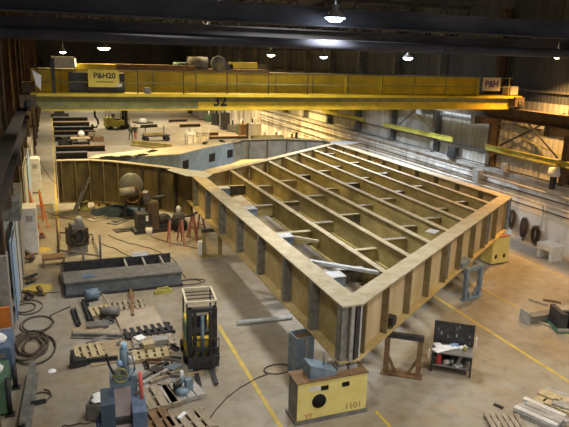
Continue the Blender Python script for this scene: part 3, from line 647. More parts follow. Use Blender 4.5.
def pallet(loc, rz, w, l, m, label, n=6, h=.14, gap=.5, group='pallets on the workshop floor'):
    t = thing('pallet', label, 'pallet', loc, rz, group)
    d_ = MB(); st = w / n
    for k in range(n): d_.box(-w / 2 + k * st, -w / 2 + k * st + st * (1 - gap * .5), -l / 2, l / 2, h - .025, h)
    d_.build('deck', m, t)
    for y in (-l / 2 + .05, 0, l / 2 - .05): MB().box(-w / 2, w / 2, y - .045, y + .045, .02, h - .025).build('stringer', m, t)
    for x in (-w / 2, -.07, w / 2 - .14): MB().box(x, x + .14, -l / 2, l / 2, 0, .02).build('bottom_board', m, t)
    return t
pallet(G(506, 426), -.35, 1.0, .8, WOODG, 'wooden pallet with dark grey frame, bottom edge of the right foreground', 6)
tag(MB().bar(G(494, 404, .03), G(503, 408, .03), .1, .05).build('steel_bar', DARK), 'dark curved bar piece left of the right foreground pallets', 'bar')
pallet(G(541, 418), -1.15, 1.25, .85, LGREY, 'pallet loaded with light grey flat bars, right foreground', 5)
pallet(G(562, 407), -1.15, 1.3, .8, WOOD, 'pallet with tan plates nearest the right edge', 5)
P1 = G(541, 418); 
for k, (o, z, m, nm) in enumerate(((-.31, 0, SILVER, 'wide pale flat bar on loaded right pallet'), (-.1, 0, LGREY, 'grey flat bar on loaded right pallet'), (.11, 0, LGREY, 'second grey flat bar from right on loaded pallet'), (.31, 0, SILVER, 'pale flat bar at right edge of loaded pallet'))):
    q = thing('flat_bar', nm, 'flat bar', P1 + Matrix.Rotation(-1.15, 3, 'Z') @ Vector((o * 0 + random.uniform(-.1, .1), o, .14)), -1.15 + random.uniform(-.05, .05), 'flat bars on the right pallets'); MB().box(-.6, .6, -.09, .09, 0, .07).build('bar', m, q)
P2 = G(562, 407)
for k, (ox, oy, m, nm) in enumerate(((-.4, .1, WOOD, 'tan plate at back on the rightmost pallet'), (.35, .3, mat('pinkish_plate', (.62, .45, .36), (.5, .36, .28), 3), 'pinkish plate at right of the rightmost pallet'), (.1, -.25, LGREY, 'grey plate at front of the rightmost pallet'))):
    q = thing('steel_plate', nm, 'plate', P2 + Matrix.Rotation(-1.15, 3, 'Z') @ Vector((ox, oy * .6, .14)), -1.15 + .1 * k, 'plates on the right pallets'); MB().box(-.3, .3, -.17, .17, 0, .06).build('plate', m, q)
q = thing('steel_plate', 'pale grey plate lying behind the rightmost pallet', 'plate', G(558, 397), -1.0, 'plates on the right pallets'); MB().box(-.4, .4, -.2, .2, 0, .1).build('plate', LGREY, q)
q = thing('wood_block', 'pale timber block between the two right pallets', 'block', G(537, 407), -.4); MB().box(-.14, .14, -.12, .12, 0, .2).build('block', WOOD, q)

# silver pipe near shadow
tag(MB().tube(G(237, 323, .09), G(292, 317, .09), .09, 14).build('pipe', SILVER), 'silver pipe lying on floor in front of left girder', 'pipe')

# ------------------------------------------------------------------ cables and hoses on the floor
def coil(px, py, rx, ry, turns, label, r=.025, m=HOSE, jit=.12, rz=0, tail=None, group='cables and hoses on the floor'):
    c = G(px, py); t = thing('cable_coil', label, 'cable', (c.x, c.y, 0), rz, group)
    pts = []; n = 22
    ph = [random.uniform(0, 6.28) for _ in range(3)]
    for i in range(int(turns * n) + 1):
        a = 2 * PI * i / n; k = 1 + jit * math.sin(a * .37 + ph[0]) - .1 * jit * i / n
        pts.append((rx * k * math.cos(a) + jit * .6 * math.sin(a * .21 + ph[1]), ry * k * math.sin(a) + jit * .6 * math.cos(a * .29 + ph[2]), r + .012 * (i / n) % .09))
    MB().path(pts, r, 6).build('coil', m, t)
    if tail:
        MB().path([Vector(pts[-1])] + [Vector((*(Matrix.Rotation(-rz, 2) @ (Vector(G(*q)[:2]) - Vector((c.x, c.y)))), r)) for q in tail], r, 6).build('tail', m, t)
    return t
coil(33, 348, .52, .95, 7, 'heap of coiled brown cable near left wall, biggest of the coils', .03, jit=.28)
coil(36, 325, .55, .75, 2, 'loose dark cable loop above the biggest coil', .022, jit=.1, tail=[(50, 316), (70, 307)])
coil(29, 308, .45, .6, 2, 'small cable loop near left wall below the yellow stains', .022, jit=.2)
coil(42, 398, .3, .35, 1.2, 'single thin cable loop beside the long dark rail', .02)
coil(277, 370, .45, .3, 1.6, 'thin black cable loop left of the blue grey post', .016, jit=.05, tail=[(258, 378), (240, 388), (227, 398), (216, 410), (204, 427)])
coil(190, 283, .6, .3, 1.5, 'thin hose loop behind the forklift', .02, jit=.1)
def run(pts, label, r=.02, m=HOSE):
    P = [G(x, y, r) for x, y in pts]; out = []
    for i in range(len(P) - 1):
        for k in range(4): out.append(P[i].lerp(P[i + 1], k / 4) + Vector((random.uniform(-.05, .05), random.uniform(-.05, .05), 0)) * (1 if k else 0))
    out.append(P[-1]); return tag(MB().path(out, r, 6).build('cable', m), label, 'cable', 'cables and hoses on the floor')
run([(62, 426), (80, 423), (100, 422)], 'short thin cable at bottom edge left of the blue machine')
run([(100, 243), (118, 250), (140, 261)], 'thin cable from wheeled frame to white box')
run([(150, 236), (170, 243), (195, 248), (206, 250)], 'dark cable crossing floor under the red trestles')
run([(108, 235), (128, 243), (150, 248), (172, 258), (186, 278)], 'cable curving behind the long steel troughs')
run([(40, 208), (50, 214), (62, 217), (80, 222)], 'cable lying across the aisle near orange trestle')
run([(36, 150), (42, 165), (50, 178), (57, 184)], 'thin cable curving across far aisle')
run([(22, 290), (40, 293), (60, 292)], 'dark cable along the end of the long steel troughs')

# ------------------------------------------------------------------ left floor
t = thing('steel_trough', 'long open dark grey steel trough, rear one of the pair', 'steel trough', (0, 0, 0))
y0, y1 = 25.4, 26.9
MB().box(-.1, 4.75, y0, y1, 0, .12).build('base', GREY, t); MB().box(-.1, 4.75, y0, y0 + .12, .12, .55).build('side', GREY, t); MB().box(-.1, 4.75, y1 - .12, y1, .12, .55).build('side', DARK, t)
MB().box(-.1, .02, y0 + .12, y1 - .12, .12, .5).build('end_plate', DARK, t)
for x in (2.6, 3.4, 4.2): MB().box(x, x + .08, y0 + .12, y1 - .12, .12, .5).build('rib', LGREY, t)
t = thing('steel_trough', 'long dark grey box beam with blue patch, front one of the pair', 'steel trough', (0, 0, 0))
MB().box(.05, 4.7, 24.0, 25.2, .1, .6).build('box', DKBLUE, t); MB().box(.0, 4.75, 23.95, 25.25, .6, .65).build('top_flange', GREY, t); MB().box(0, 4.75, 23.9, 25.25, 0, .1).build('bottom_flange', DARK, t)
t = thing('white_box', 'small white box on rim of the rear steel trough', 'box', (3.35, 26.84, .55), .05); MB().box(-.35, .35, -.06, .06, 0, .16).build('carton', PAPER, t); MB().box(-.36, .36, -.065, .065, .16, .18).build('lid', WHITE, t)
tag(MB().cbox((.95, 24.5, .665), (.5, .4, .03)).build('plate', BLUE), 'bright blue patch plate on front steel box beam', 'plate')
t = thing('yellow_hoist', 'small bright yellow tool lying in front of the steel troughs', 'tool', G(163, 293), .15); MB().box(-.35, .35, -.1, .1, 0, .14).build('body', YELR, t); MB().path([(-.3, 0, .14), (-.2, 0, .24), (.2, 0, .24), (.3, 0, .14)], .025, 6).build('handle', YELR, t)
t = thing('low_table', 'low rusty brown table near the left end of the troughs', 'table', G(54, 265), .05); MB().box(-.5, .5, -.35, .35, .35, .45).build('top', RUST, t)
for x in (-.44, .44):
    for y in (-.3, .3): MB().bar((x, y, 0), (x, y, .36), .07).build('leg', RUST, t)
# wheeled frame with machine
t = thing('rolling_frame', 'open pipe frame with tall thin posts carrying tangled welding gear', 'frame', (0, 0, 0))
pa, pb, pc, pd = G(59, 256), G(101, 262), G(93, 240), G(60, 238)
m = MB().tube(pa + Vector((0, 0, .3)), pb + Vector((0, 0, .3)), .05, 8); m.build('front_rail', GREY, t); MB().tube(pb + Vector((0, 0, .3)), pc + Vector((0, 0, .3)), .05, 8).build('side_rail', LGREY, t); MB().tube(pc + Vector((0, 0, .3)), pd + Vector((0, 0, .3)), .05, 8).build('rear_rail', GREY, t); MB().tube(pa + Vector((0, 0, .3)), pd + Vector((0, 0, .3)), .05, 8).build('side_rail', RUST, t)
MB().tube(pa, (pa.x, pa.y, 1.9), .05, 8).build('post', RUST, t); MB().tube(pb, (pb.x, pb.y, 1.35), .05, 8).build('post', GREY, t); MB().tube(G(84, 268), G(84, 268) + Vector((0, 0, .8)), .05, 8).build('post', GREY, t); MB().tube(pd, (pd.x, pd.y, .3), .05, 8).build('post', GREY, t); MB().tube(pc, (pc.x, pc.y, .3), .05, 8).build('post', GREY, t)
c = G(78, 252); w_ = thing('welding_machine', 'tangled dark welding machine with cables inside the pipe frame', 'machine', (c.x, c.y, 0), .3)
MB().box(-.45, .45, -.35, .35, .4, 1.25).build('case', DARK, w_); MB().box(-.3, .3, -.25, .25, 1.25, 1.5).build('wire_feeder', GREY, w_); MB().lathe([(.001, -.08), (.2, -.08), (.2, .08), (.001, .08)], (.1, -.1, 1.65), 14, 'Y').build('wire_spool', LGREY, w_)
MB().path([(.5 * math.sin(i * .9) * (.6 + .3 * math.sin(i)), -.42 + .1 * math.cos(i * 1.7), .9 + .4 * math.cos(i * .9)) for i in range(40)], .03, 6).build('cable', HOSE, w_)
MB().box(-.4, .4, -.3, .3, 0, .4).build('base', GREY, w_)
# far left clutter in front of nose
t = thing('leaning_beam', 'dark angle beam leaning against the curved nose girder', 'beam', (0, 0, 0)); MB().bar(G(73, 212), WY(88, 176, 38.0), .28, .06).build('leg', DARK, t); MB().bar(G(74, 213), WY(89, 177, 38.0), .06, .25).build('web', GREY, t)
t = thing('tarp_heap', 'dark blue tarpaulin heaped on the floor before nose girder', 'tarpaulin', G(118, 211), .1); MB().lathe([(1.7, 0), (1.5, .12), (1.0, .22), (.4, .32), (.001, .34)], n=14).build('heap', TARP, t); t.scale = (1, .9, 1)
t = thing('spool', 'small ochre drum on floor beside leaning beam', 'drum', G(84, 210), 0); MB().lathe([(.001, 0), (.35, 0), (.35, .08), (.25, .1), (.25, .5), (.35, .52), (.35, .6), (.001, .6)], n=16).build('drum', YELG, t); MB().tube((0, 0, .6), (0, 0, .7), .08, 8).build('hub', DARK, t)
for i, (px, py, nm, m) in enumerate(((68, 214, 'grey scrap plate left of the leaning beam', GREY), (98, 219, 'pale scrap plate in front of ochre drum', LGREY), (118, 222, 'grey scrap sheet in front of blue tarpaulin', GREY), (108, 214, 'bent pale strip beside blue tarpaulin', LGREY), (125, 230, 'dark flat sheet lying on floor centre left', DARK))):
    q = thing('scrap_plate', nm, 'scrap plate', G(px, py), random.uniform(-1, 1), 'scrap plates before the nose'); MB().box(-.6, .6, -.35, .35, 0, .05).build('plate', m, q); MB().box(-.3, .5, -.1, .15, .05, .12).build('offcut', WOODG if i % 2 else GREY, q)
t = thing('positioner', 'dark welding positioner machine with tilted arm before the nose girder', 'machine', G(149, 231), .1)
MB().box(-.9, .9, -.5, .5, 0, .2).build('base', DARK, t); MB().box(-.7, .1, -.4, .4, .2, 1.1).build('motor_case', DARK, t); MB().box(-.1, .5, -.35, .35, .2, 1.7).build('column', BROWN, t)
MB().bar((0, 0, 1.6), (-.2, -.2, 2.3), .3, .25).build('arm', GREY, t); MB().tube((.2, -.2, 1.9), (.9, -.3, 2.0), .1, 10).build('torch_boom', DARK, t); MB().lathe([(.001, -.1), (.4, -.1), (.4, .05), (.001, .05)], (.8, -.2, .6), 16, 'Y').build('face_plate', DARK, t); MB().box(-.25, -.12, -.43, -.4, .7, 1.0).build('dial', PAPER, t); MB().box(.5, 1.3, -.4, .3, .0, .4).build('foot_pedal', DARK, t)
t = thing('bucket', 'small white bucket on floor in front of positioner', 'bucket', G(149, 234.5)); MB().lathe([(.001, 0), (.16, 0), (.2, .36), (.18, .36), (.15, .05)], n=14).build('bucket_body', WHITE, t); MB().path([(.2 * math.cos(a), 0, .36 + .14 * math.sin(a)) for a in [PI * i / 10 for i in range(11)]], .012, 5).build('bucket_handle', GREY, t)
t = thing('grinder_cart', 'small two wheeled cart with gas hose drum near red trestles', 'cart', G(178, 231), .2)
MB().lathe([(.001, -.12), (.42, -.12), (.42, .12), (.001, .12)], (-.1, 0, .45), 18, 'X').build('wheel', RUBBER, t); MB().lathe([(.001, -.1), (.3, -.1), (.3, .1), (.001, .1)], (.35, 0, .32), 16, 'X').build('wheel', RUBBER, t); MB().box(-.2, .35, -.15, .2, .4, 1.0).build('body', GREY, t); MB().lathe([(.001, 0), (.14, 0), (.14, .35), (.05, .45), (.001, .45)], (.05, 0, 1.0), 12).build('gas_bottle', SILVER, t)
def trestle(loc, rz, m, label):
    t = thing('trestle', label, 'trestle', loc, rz, 'red trestle stands by the left girder')
    for x in (-.3, .3):
        for y in (-1, 1): MB().bar((x * 1.25, y * .38, 0), (x, y * .05, 1.35), .07).build('leg', m, t)
        MB().bar((x * 1.13, -.2, .65), (x * 1.13, .2, .65), .05).build('rung', m, t)
    MB().bar((-.42, 0, 1.37), (.42, 0, 1.37), .14, .08).build('top_bar', DARK, t); return t
for i, (px, py, nm) in enumerate(((176, 244, 'reddish trestle stand farthest left beside left girder'), (187, 241, 'reddish trestle stand in the middle of three by left girder'), (197, 237, 'reddish trestle stand nearest the left girder'))):
    trestle(G(px, py), .3 * i, PINK, nm)
tag(MB().box(0, .4, 0, .3, 0, .7).build('rag_bundle', PAPER), 'white crumpled cloth hanging at foot of ochre stand', 'cloth').location = G(199, 256)

# foreground-left pallets, plates and bars
def plate(px, py, w, l, rz, m, label, h=.05, cat='plate', name='steel_plate', group='plates and boards on the floor'):
    q = thing(name, label, cat, G(px, py), rz, group); MB().box(-w / 2, w / 2, -l / 2, l / 2, 0, h).build('sheet', m, q); return q
pallet(G(90, 354), .08, .95, 1.0, WOOD, 'small bright wooden pallet left of the plywood sheet', 4, gap=.7)
pallet(G(101, 313), .15, .8, .9, WOOD, 'bright wooden pallet with motor between dark bars', 4, gap=.6)
pallet(G(127, 308), .0, 1.4, 1.0, WOODG, 'grey slatted pallet beneath long brown plank', 7, gap=.8)
pallet(G(149, 333), .1, 1.7, .8, DARK, 'dark open slat skid at front edge of big plywood', 7, gap=.9)
pallet(G(154, 344), .0, 1.4, .8, WOODG, 'weathered pallet stacked with pale boxes, centre of left clutter', 6)
pallet(G(148, 357), -.05, 1.5, .7, WOOD, 'tan pallet behind the machine head', 6, gap=.7)
pallet(G(155, 400), .12, 1.3, 1.2, WOODG, 'grey pallet with wide dark slots right of red hose', 4, gap=.6)
pallet(G(182, 394), .18, 1.1, 1.0, LGREY, 'light grey pallet carrying a small bluish pump', 4, gap=.25)
pallet(G(153, 425), .15, 1.1, 1.0, RUST, 'brown pallet cut by bottom edge beside blue machine', 4, gap=.6)
pallet(G(192, 425), .2, 1.1, 1.0, WOODG, 'grey brown pallet at bottom edge below the pump pallet', 4, gap=.6)
plate(139, 322, 1.5, 1.9, .05, mat('pinkish_ply', (.44, .36, .27), (.34, .27, .19), 2), 'large pinkish plywood sheet behind the dark skid', .12)
plate(112, 352, 1.5, 1.6, .05, PLY, 'square brown plywood sheet right of small bright pallet', .04)
plate(88, 331, 1.0, .7, .1, PLY, 'small brown board above the long grey bar', .05)
plate(110, 333, .9, .6, .2, WOODG, 'pale board lying above the long grey bar, right part', .06)
plate(98, 327, .75, .45, -.1, GREY, 'grey plate below the bright motor pallet', .15)
def longbar(p, q, w, h, m, label, group='bars and planks on the floor', name='steel_bar', cat='bar'):
    a, b = G(*p), G(*q); c = (a + b) / 2; t = thing(name, label, cat, c, math.atan2(b.y - a.y, b.x - a.x), group); L = (b - a).length
    MB().box(-L / 2, L / 2, -w / 2, w / 2, 0, h * .35).box(-L / 2, L / 2, -w * .2, w * .2, h * .35, h).build('bar', m, t); return t
longbar((72, 337), (122, 338), .3, .15, GREY, 'long grey bar lying across, above the small bright pallet')
longbar((83, 303), (90, 324), .18, .18, DARK, 'long black bar, right one of the left dark pieces')
longbar((86, 301), (93, 322), .12, .1, DARK, 'thin black bar close beside the long black bar')
longbar((72, 311), (78, 327), .15, .12, DARK, 'short black bar farthest left of the clutter')
longbar((75, 310), (80, 325), .1, .12, DARK, 'thin short black bar beside the leftmost black bar')
longbar((103, 295), (117, 319), .22, .06, WOODG, 'weathered plank slanting beside motor pallet', name='plank', cat='plank')
longbar((131, 293), (133, 319), .26, .2, RUST, 'brown plank pointing away beneath the steel troughs', name='plank', cat='plank')
longbar((78, 364), (118, 360), .22, .15, DARK, 'dark bar lying below the small bright pallet')
longbar((168, 379), (203, 374), .16, .1, WOOD, 'pale timber lath pointing at the forklift forks', name='plank', cat='plank')
for i, (p, q, m) in enumerate((((138, 384), (163, 368), GREY), ((143, 387), (170, 372), LGREY), ((150, 386), (180, 374), WOODG), ((152, 372), (168, 366), DARK), ((160, 378), (182, 379), GREY))):
    longbar(p, q, .3, .16, m, ('grey bar at left of the pile behind slotted pallet', 'light grey bar second in the pile behind slotted pallet', 'weathered bar at front of the pile behind slotted pallet', 'short dark bar at back of the bar pile', 'grey bar crossing right end of the bar pile')[i])
plate(160, 380, 1.3, .8, .5, LGREY, 'large light grey plate lying under the bar pile', .06)
plate(178, 372, .7, .7, .3, GREY, 'grey plate at right end of the bar pile', .12)
for i, (p, q) in enumerate((((128, 353), (165, 350)), ((133, 349), (168, 343)))):
    longbar(p, q, .16, .16, BLUEGREY if i else GREY, ('grey bar behind the machine head', 'blue grey bar lying on weathered pallet')[i])
for i, (px, py, sx, m, nm) in enumerate(((160, 343, .5, LGREY, 'pale grey box on the weathered pallet'), (148, 347, .35, WOOD, 'small tan box in the middle of weathered pallet'), (140, 342, .3, PAPER, 'small white box left of the weathered pallet'), (174, 371, .4, BLUEGREY, 'blue grey box end at right of the bar pile'), (156, 374, .28, DARK, 'dark block on the bar pile'))):
    q = thing('box', nm, 'box', G(px, py, .15 if i in (0, 1) else 0), .2 * i); MB().box(-sx / 2, sx / 2, -.16, .16, 0, .16).build('box_body', m, q); MB().box(-sx / 2 - .01, sx / 2 + .01, -.17, .17, .16, .18).build('box_lid', m, q)
q = thing('electric_motor', 'blue grey electric motor on floor by steel trough end', 'motor', G(92, 300), .3); MB().tube((-.25, 0, .25), (.25, 0, .25), .22, 14).build('housing', BLUEGREY, q); MB().box(-.2, .2, -.2, .2, 0, .08).build('foot', DARK, q); MB().tube((.25, 0, .25), (.38, 0, .25), .05, 8).build('shaft', LGREY, q)
q = thing('electric_motor', 'dark motor resting on the bright wooden pallet', 'motor', G(110, 315, .14), -.2); MB().tube((-.35, 0, .16), (.35, 0, .16), .15, 12).build('housing', GREY, q); MB().box(-.3, .3, -.14, .14, 0, .05).build('foot', DARK, q)
q = thing('pump', 'small bluish pump unit standing on light grey pallet', 'pump', G(182, 393, .14), .3); q.scale = (.75, .75, .75); MB().lathe([(.001, 0), (.24, 0), (.25, .14), (.14, .2), (.001, .2)], n=16).build('housing', BLUEGREY, q); MB().tube((.0, .2, .2), (.25, .3, .55), .09, 10).build('outlet', BLUEGREY, q); MB().box(-.2, .05, .1, .35, .0, .36).build('motor', DARK, q); MB().box(.1, .22, .25, .35, .5, .75).build('handle', PAPER, q); MB().box(.2, .5, .0, .2, 0, .45).build('bracket', BLUEGREY, q)
q = thing('vice', 'small black vice at left of the small bright pallet', 'vice', G(75, 366), .0); MB().box(-.15, .15, -.15, .15, 0, .25).build('body', DARK, q); MB().box(-.12, -.04, -.15, .15, .25, .5).build('jaw', DARK, q); MB().box(.08, .35, -.12, .12, 0, .22).build('slide', DARK, q)
q = thing('drop_cloth', 'small white scrap of cloth lying alone on the aisle floor', 'cloth', G(52, 371)); MB().lathe([(.13, 0), (.1, .03), (.001, .04)], n=9).build('scrap', PAPER, q)
for k, (px, py) in enumerate(((120, 372), (130, 378), (146, 366), (152, 363), (171, 360), (176, 383), (167, 389), (141, 394), (118, 345), (133, 336), (172, 348), (163, 355), (108, 322), (96, 341), (120, 312), (178, 366))):
    q = thing('steel_offcut', 'small steel offcut scattered among the pallets at lower left', 'offcut', G(px, py), random.uniform(0, 3), 'offcuts among the pallets'); l = random.uniform(.15, .35)
    MB().box(-l, l, -.07, .07, 0, .05).box(-l, l, -.07, -.04, .05, .13).build('angle', (GREY, LGREY, DARK, RUST)[k % 4], q)
for k, (px, py) in enumerate(((108, 157.6), (124, 157), (141, 155.5), (152, 151.5), (205, 143.5), (222, 141.5))):
    c = G(px, py, ZT); q = thing('steel_offcut', 'dark flat offcut lying on the pale nose deck', 'offcut', c, .3 * k, 'offcuts on the nose deck'); MB().box(-.5, .5, -.16, .16, .0, .06).box(-.2, .3, -.1, .1, .06, .1).build('plate', DARK, q)
for k, (px, py, m, nm) in enumerate(((182, 416, PAPER, 'white bent strip on bottom pallet'), (164, 341, PAPER, 'white tag on weathered pallet right end'), (125, 340, PAPER, 'white scrap at right end of long grey bar'))):
    q = thing('scrap', nm, 'scrap', G(px, py, (.14, .15, 0)[k]), .8 + k); MB().box(-.16, .16, -.05, .05, 0, .04).build('strip', m, q)

# big blue machine at bottom
t = thing('press_machine', 'tall blue and dark press machine with handwheel head at bottom of picture', 'machine', (1.06, 12.35, 0), -.06); t.scale = (.86, .9, 1)
MB().box(-.55, -.2, -.45, .35, 0, 2.25).build('left_housing', TARP, t); MB().box(.22, .58, -.5, .3, 0, 2.0).build('right_housing', BLUE, t)
MB().box(-.2, .22, -.25, .4, 0, 1.75).build('body', DARK, t)
MB().add([(-.2, -.3, 1.55), (.22, -.3, 1.55), (.22, .3, 2.25), (-.2, .3, 2.25), (-.2, -.3, 1.4), (.22, -.3, 1.4), (.22, .3, 1.6), (-.2, .3, 1.6)], [(0, 1, 2, 3), (7, 6, 5, 4), (0, 4, 5, 1), (1, 5, 6, 2), (2, 6, 7, 3), (3, 7, 4, 0)]).build('sloping_panel', mat('grey_brown_panel', (.30, .24, .24), (.2, .16, .17), 2, .4), t)
MB().box(-.2, .22, -.32, -.28, .6, 1.55).build('front_panel', mat('dark_mauve_panel', (.13, .11, .14), (.08, .07, .09), 3, .4), t)
text('Y2', .16, PAPER, t, (.08, -.325, 1.42))
MB().box(-.3, .4, .3, .75, 1.9, 2.5).build('gear_head', BLUEGREY, t); MB().tube((.1, .5, 2.4), (.1, .5, 3.1), .12, 14).build('motor', BLUEGREY, t); MB().tube((.1, .5, 3.1), (.1, .5, 3.25), .08, 12).build('motor_cap', LBLUE, t); MB().ball((.28, .45, 2.85), .1).build('lamp_head', PAPER, t); MB().ball((-.02, .45, 2.78), .09).build('valve', LBLUE, t)
MB().path([(-.02 + .17 * math.cos(a), .28, 2.55 + .17 * math.sin(a)) for a in [2 * PI * i / 18 for i in range(18)]], .03, 6, True).bar((-.18, .28, 2.55), (.14, .28, 2.55), .03).bar((-.02, .28, 2.4), (-.02, .28, 2.7), .03).build('handwheel', YELG, t)
MB().path([(-.15, .35, 2.5), (-.3, .4, 2.8), (-.35, .45, 3.05)], .035, 6).build('lever', DARK, t)
MB().path([(.2, .3, 2.4), (.35, .25, 2.7), (.3, .3, 3.0), (.15, .45, 3.05)], .025, 6).build('conduit', GREY, t)
MB().tube((.5, .1, 2.0), (.46, .2, 2.62), .055, 10).build('red_guard', REDP, t)
for z in (.7, 1.2, 1.7): MB().tube((-.62, -.3, z), (-.62, .2, z), .07, 8).build('hydraulic_pipe', BLUE, t)
t = thing('scrap_bin', 'dark open bin full of crumpled white scraps beside blue machine', 'bin', (.82, 15.2, 0), -.35); t.scale = (.9, .8, .3)
MB().box(-.45, .45, -.4, .4, 0, .08).build('bin_floor', DARK, t)
for a in (((-.45, -.41, -.4, .4)), ((.41, .45, -.4, .4)), ((-.45, .45, -.4, -.36)), ((-.45, .45, .36, .4))): MB().box(*a, .08, 1.6).build('bin_side', GREY, t)
MB().box(-.41, .41, -.36, .36, .08, 1.42).build('liner', DARK, t)
for i, (x, y, rr) in enumerate(((-.25, .2, .15), (0, .2, .16), (.2, .1, .14), (-.2, -.1, .15), (.1, -.15, .13), (.28, -.2, .1))):
    q = MB().ball((0, 0, 0), rr * 1.1, 5, .3).build('crumpled_sheet', PAPER if i != 2 else LBLUE); q.location = Vector((.82, 15.2, .43 + rr * .35)) + Matrix.Rotation(-.35, 3, 'Z') @ Vector((x * .9, y * .8, 0)); q.rotation_euler = (0, 0, i)
    tag(q, 'crumpled pale sheet lying in the dark scrap bin', 'scrap sheet', 'crumpled sheets in the scrap bin')

# long dark rail and left edge things
t = thing('steel_rail', 'long dark steel rail lying on floor at lower left, pointing away', 'rail', (0, 0, 0)); a, b = G(34, 374), G(24, 436); MB().bar((a.x, a.y, .03), (b.x, b.y, .03), .3, .06).build('foot', GREY, t); MB().bar((a.x, a.y, .2), (b.x, b.y, .2), .06, .3).build('web', DARK, t); MB().bar((a.x, a.y, .36), (b.x, b.y, .36), .2, .06).build('head', GREY, t)
q = thing('short_rail', 'short dark bar on floor inside thin cable loop', 'bar', G(38, 404), .1); MB().box(-.22, .22, -.05, .05, 0, .08).build('bar', DARK, q); MB().box(-.2, .2, -.02, .02, .08, .12).build('ridge', DARK, q)
for i, (px, y0p, y1p, nm) in enumerate(((10.5, 415, 378, 'black upright post at lower left nearest the bottom'), (16, 388, 364, 'black upright post at lower left behind the first post'))):
    g0 = G(px, y0p); h = WY(px, y1p, g0.y).z; q = thing('bollard', nm, 'post', g0, 0, 'black posts at lower left'); MB().tube((0, 0, 0), (0, 0, max(h, .6)), .07, 10).build('post', DARK, q); MB().box(-.12, .12, -.12, .12, 0, .04).build('foot_plate', DARK, q)
# stuff along the left wall
def cab(y, w, h, dp, m, label, cat='cabinet', name='cabinet', x=XL + .65):
    t = thing(name, label, cat, (x, y, 0)); MB().box(-dp / 2, dp / 2, -w / 2, w / 2, .08, h).build('case', m, t); MB().box(-dp / 2 + .04, dp / 2 - .04, -w / 2 + .04, w / 2 - .04, 0, .08).build('plinth', DARK, t)
    dr = MB().box(dp / 2, dp / 2 + .02, -w / 2 + .05, w / 2 - .05, .15, h - .1).build('door', m, t); MB().box(dp / 2 + .02, dp / 2 + .05, w / 2 - .16, w / 2 - .12, h * .45, h * .6).build('handle', DARK, dr); MB().box(-dp / 4, dp / 4, -w / 2 - .01, -w / 2, h * .72, h * .85).build('side_plate', LGREY, t); return t
def panel(px0, py0, px1, py1, X, m, label, name='wall_panel', cat='panel', th=.06):
    a, b = WX(px0, py0, X), WX(px1, py1, X); t = thing(name, label, cat, (X, (a.y + b.y) / 2, min(a.z, b.z))); w_ = abs(a.y - b.y); h = abs(a.z - b.z)
    MB().box(-th, 0, -w_ / 2, w_ / 2, 0, h).build('sheet', m, t); MB().box(0, .03, -w_ / 2, -w_ / 2 + .08, 0, h).build('edge_strip', LGREY, t); return t
for (y0, y1, z0, z1, m, nm) in ((21.6, 23.6, .3, 3.2, LBLUE, 'pale blue plastic curtain hanging on left wall, nearest'), (24.2, 26.0, .0, 3.3, WHITE, 'tall white weathered board standing against left wall'), (26.6, 29.4, .2, 3.0, LGREY, 'grey weathered board on left wall behind the white board'), (33.5, 37.5, .5, 3.6, WHITE, 'white sheet on left wall behind the orange trestle'), (38.5, 43, .2, 3.3, LBLUE, 'light blue sheet on left wall far back'), (46, 52, .2, 3.0, WHITE, 'white sheet on left wall farthest back')):
    t = thing('wall_sheet', nm, 'sheet', (XL + .68, (y0 + y1) / 2, z0), 0, 'sheets on the left wall'); w_ = (y1 - y0); MB().box(-.04, 0, -w_ / 2, w_ / 2, 0, z1 - z0).build('sheet', m, t)
    MB().box(0, .03, -w_ / 2, -w_ / 2 + .12, 0, z1 - z0).build('edge_strip', GREY, t); MB().box(0, .03, -w_ / 2, w_ / 2, z1 - z0 - .1, z1 - z0).build('top_strip', RUST, t)
cab(30.6, 1.2, 2.3, .6, WHITE, 'white electrical cabinet standing on left wall beside pale boards', x=XL + .95)
cab(44.4, 1.2, 2.4, .6, WHITE, 'tall white electrical cabinet far along the left wall', x=XL + .95)
t = thing('switch_box', 'grey switch box with yellow edge mounted high on left wall', 'box', WX(13, 208, XL + .8)); MB().box(-.3, .25, -.45, .45, -.35, .35).build('case', GREY, t); MB().box(.25, .27, .25, .44, -.3, .3).build('yellow_plate', YELR, t)
t = thing('barrier_board', 'orange and white barrier board leaning at lower left edge', 'board', (-1.98, 19.75, 0), PI / 2 + .1); MB().box(-.05, .05, -.3, .3, .9, 1.6).build('orange_board', ORANGE, t); MB().box(-.05, .05, -.3, .3, .35, .9).build('white_board', PAPER, t)
for y in (-.25, .25): MB().bar((0, y, 0), (0, y, .9), .05).build('leg', GREY, t)
cab(18.5, 1.3, 1.1, .6, BLUE, 'blue tool chest against left wall below the orange board', 'tool chest', 'tool_chest', x=XL + .4)
cab(16.6, 1.3, 1.0, .6, GREEN, 'green tool chest at lower left edge of picture', 'tool chest', 'tool_chest', x=XL + .38)
for i, (y, x, nm) in enumerate(((18.3, -1.95, 'white plastic sack lying on the blue tool chest'), (16.6, -1.95, 'white plastic sack lying on the green tool chest'))):
    t = thing('plastic_sack', nm, 'sack', (x, y, 1.1 - .1 * i), i); MB().lathe([(.001, 0), (.22, .02), (.26, .12), (.15, .24), (.05, .27)], n=9).build('sack_body', PAPER, t); MB().lathe([(.05, .25), (.03, .3), (.08, .36), (.001, .34)], n=8).build('tied_neck', PAPER, t)
t = thing('trestle', 'orange folding trestle leaning beside left aisle', 'trestle', G(42, 226), .2)
for x in (-.25, .25): MB().bar((x, -.5, 0), (x - .2, .45, 2.0), .07).build('leg', ORANGE, t); MB().bar((x, .9, 0), (x - .2, .45, 2.0), .07).build('leg', ORANGE, t)
for z in (.6, 1.2): MB().bar((-.3, -.25 + z * .2, z), (.25, -.25 + z * .2, z), .05).build('rung', ORANGE, t)
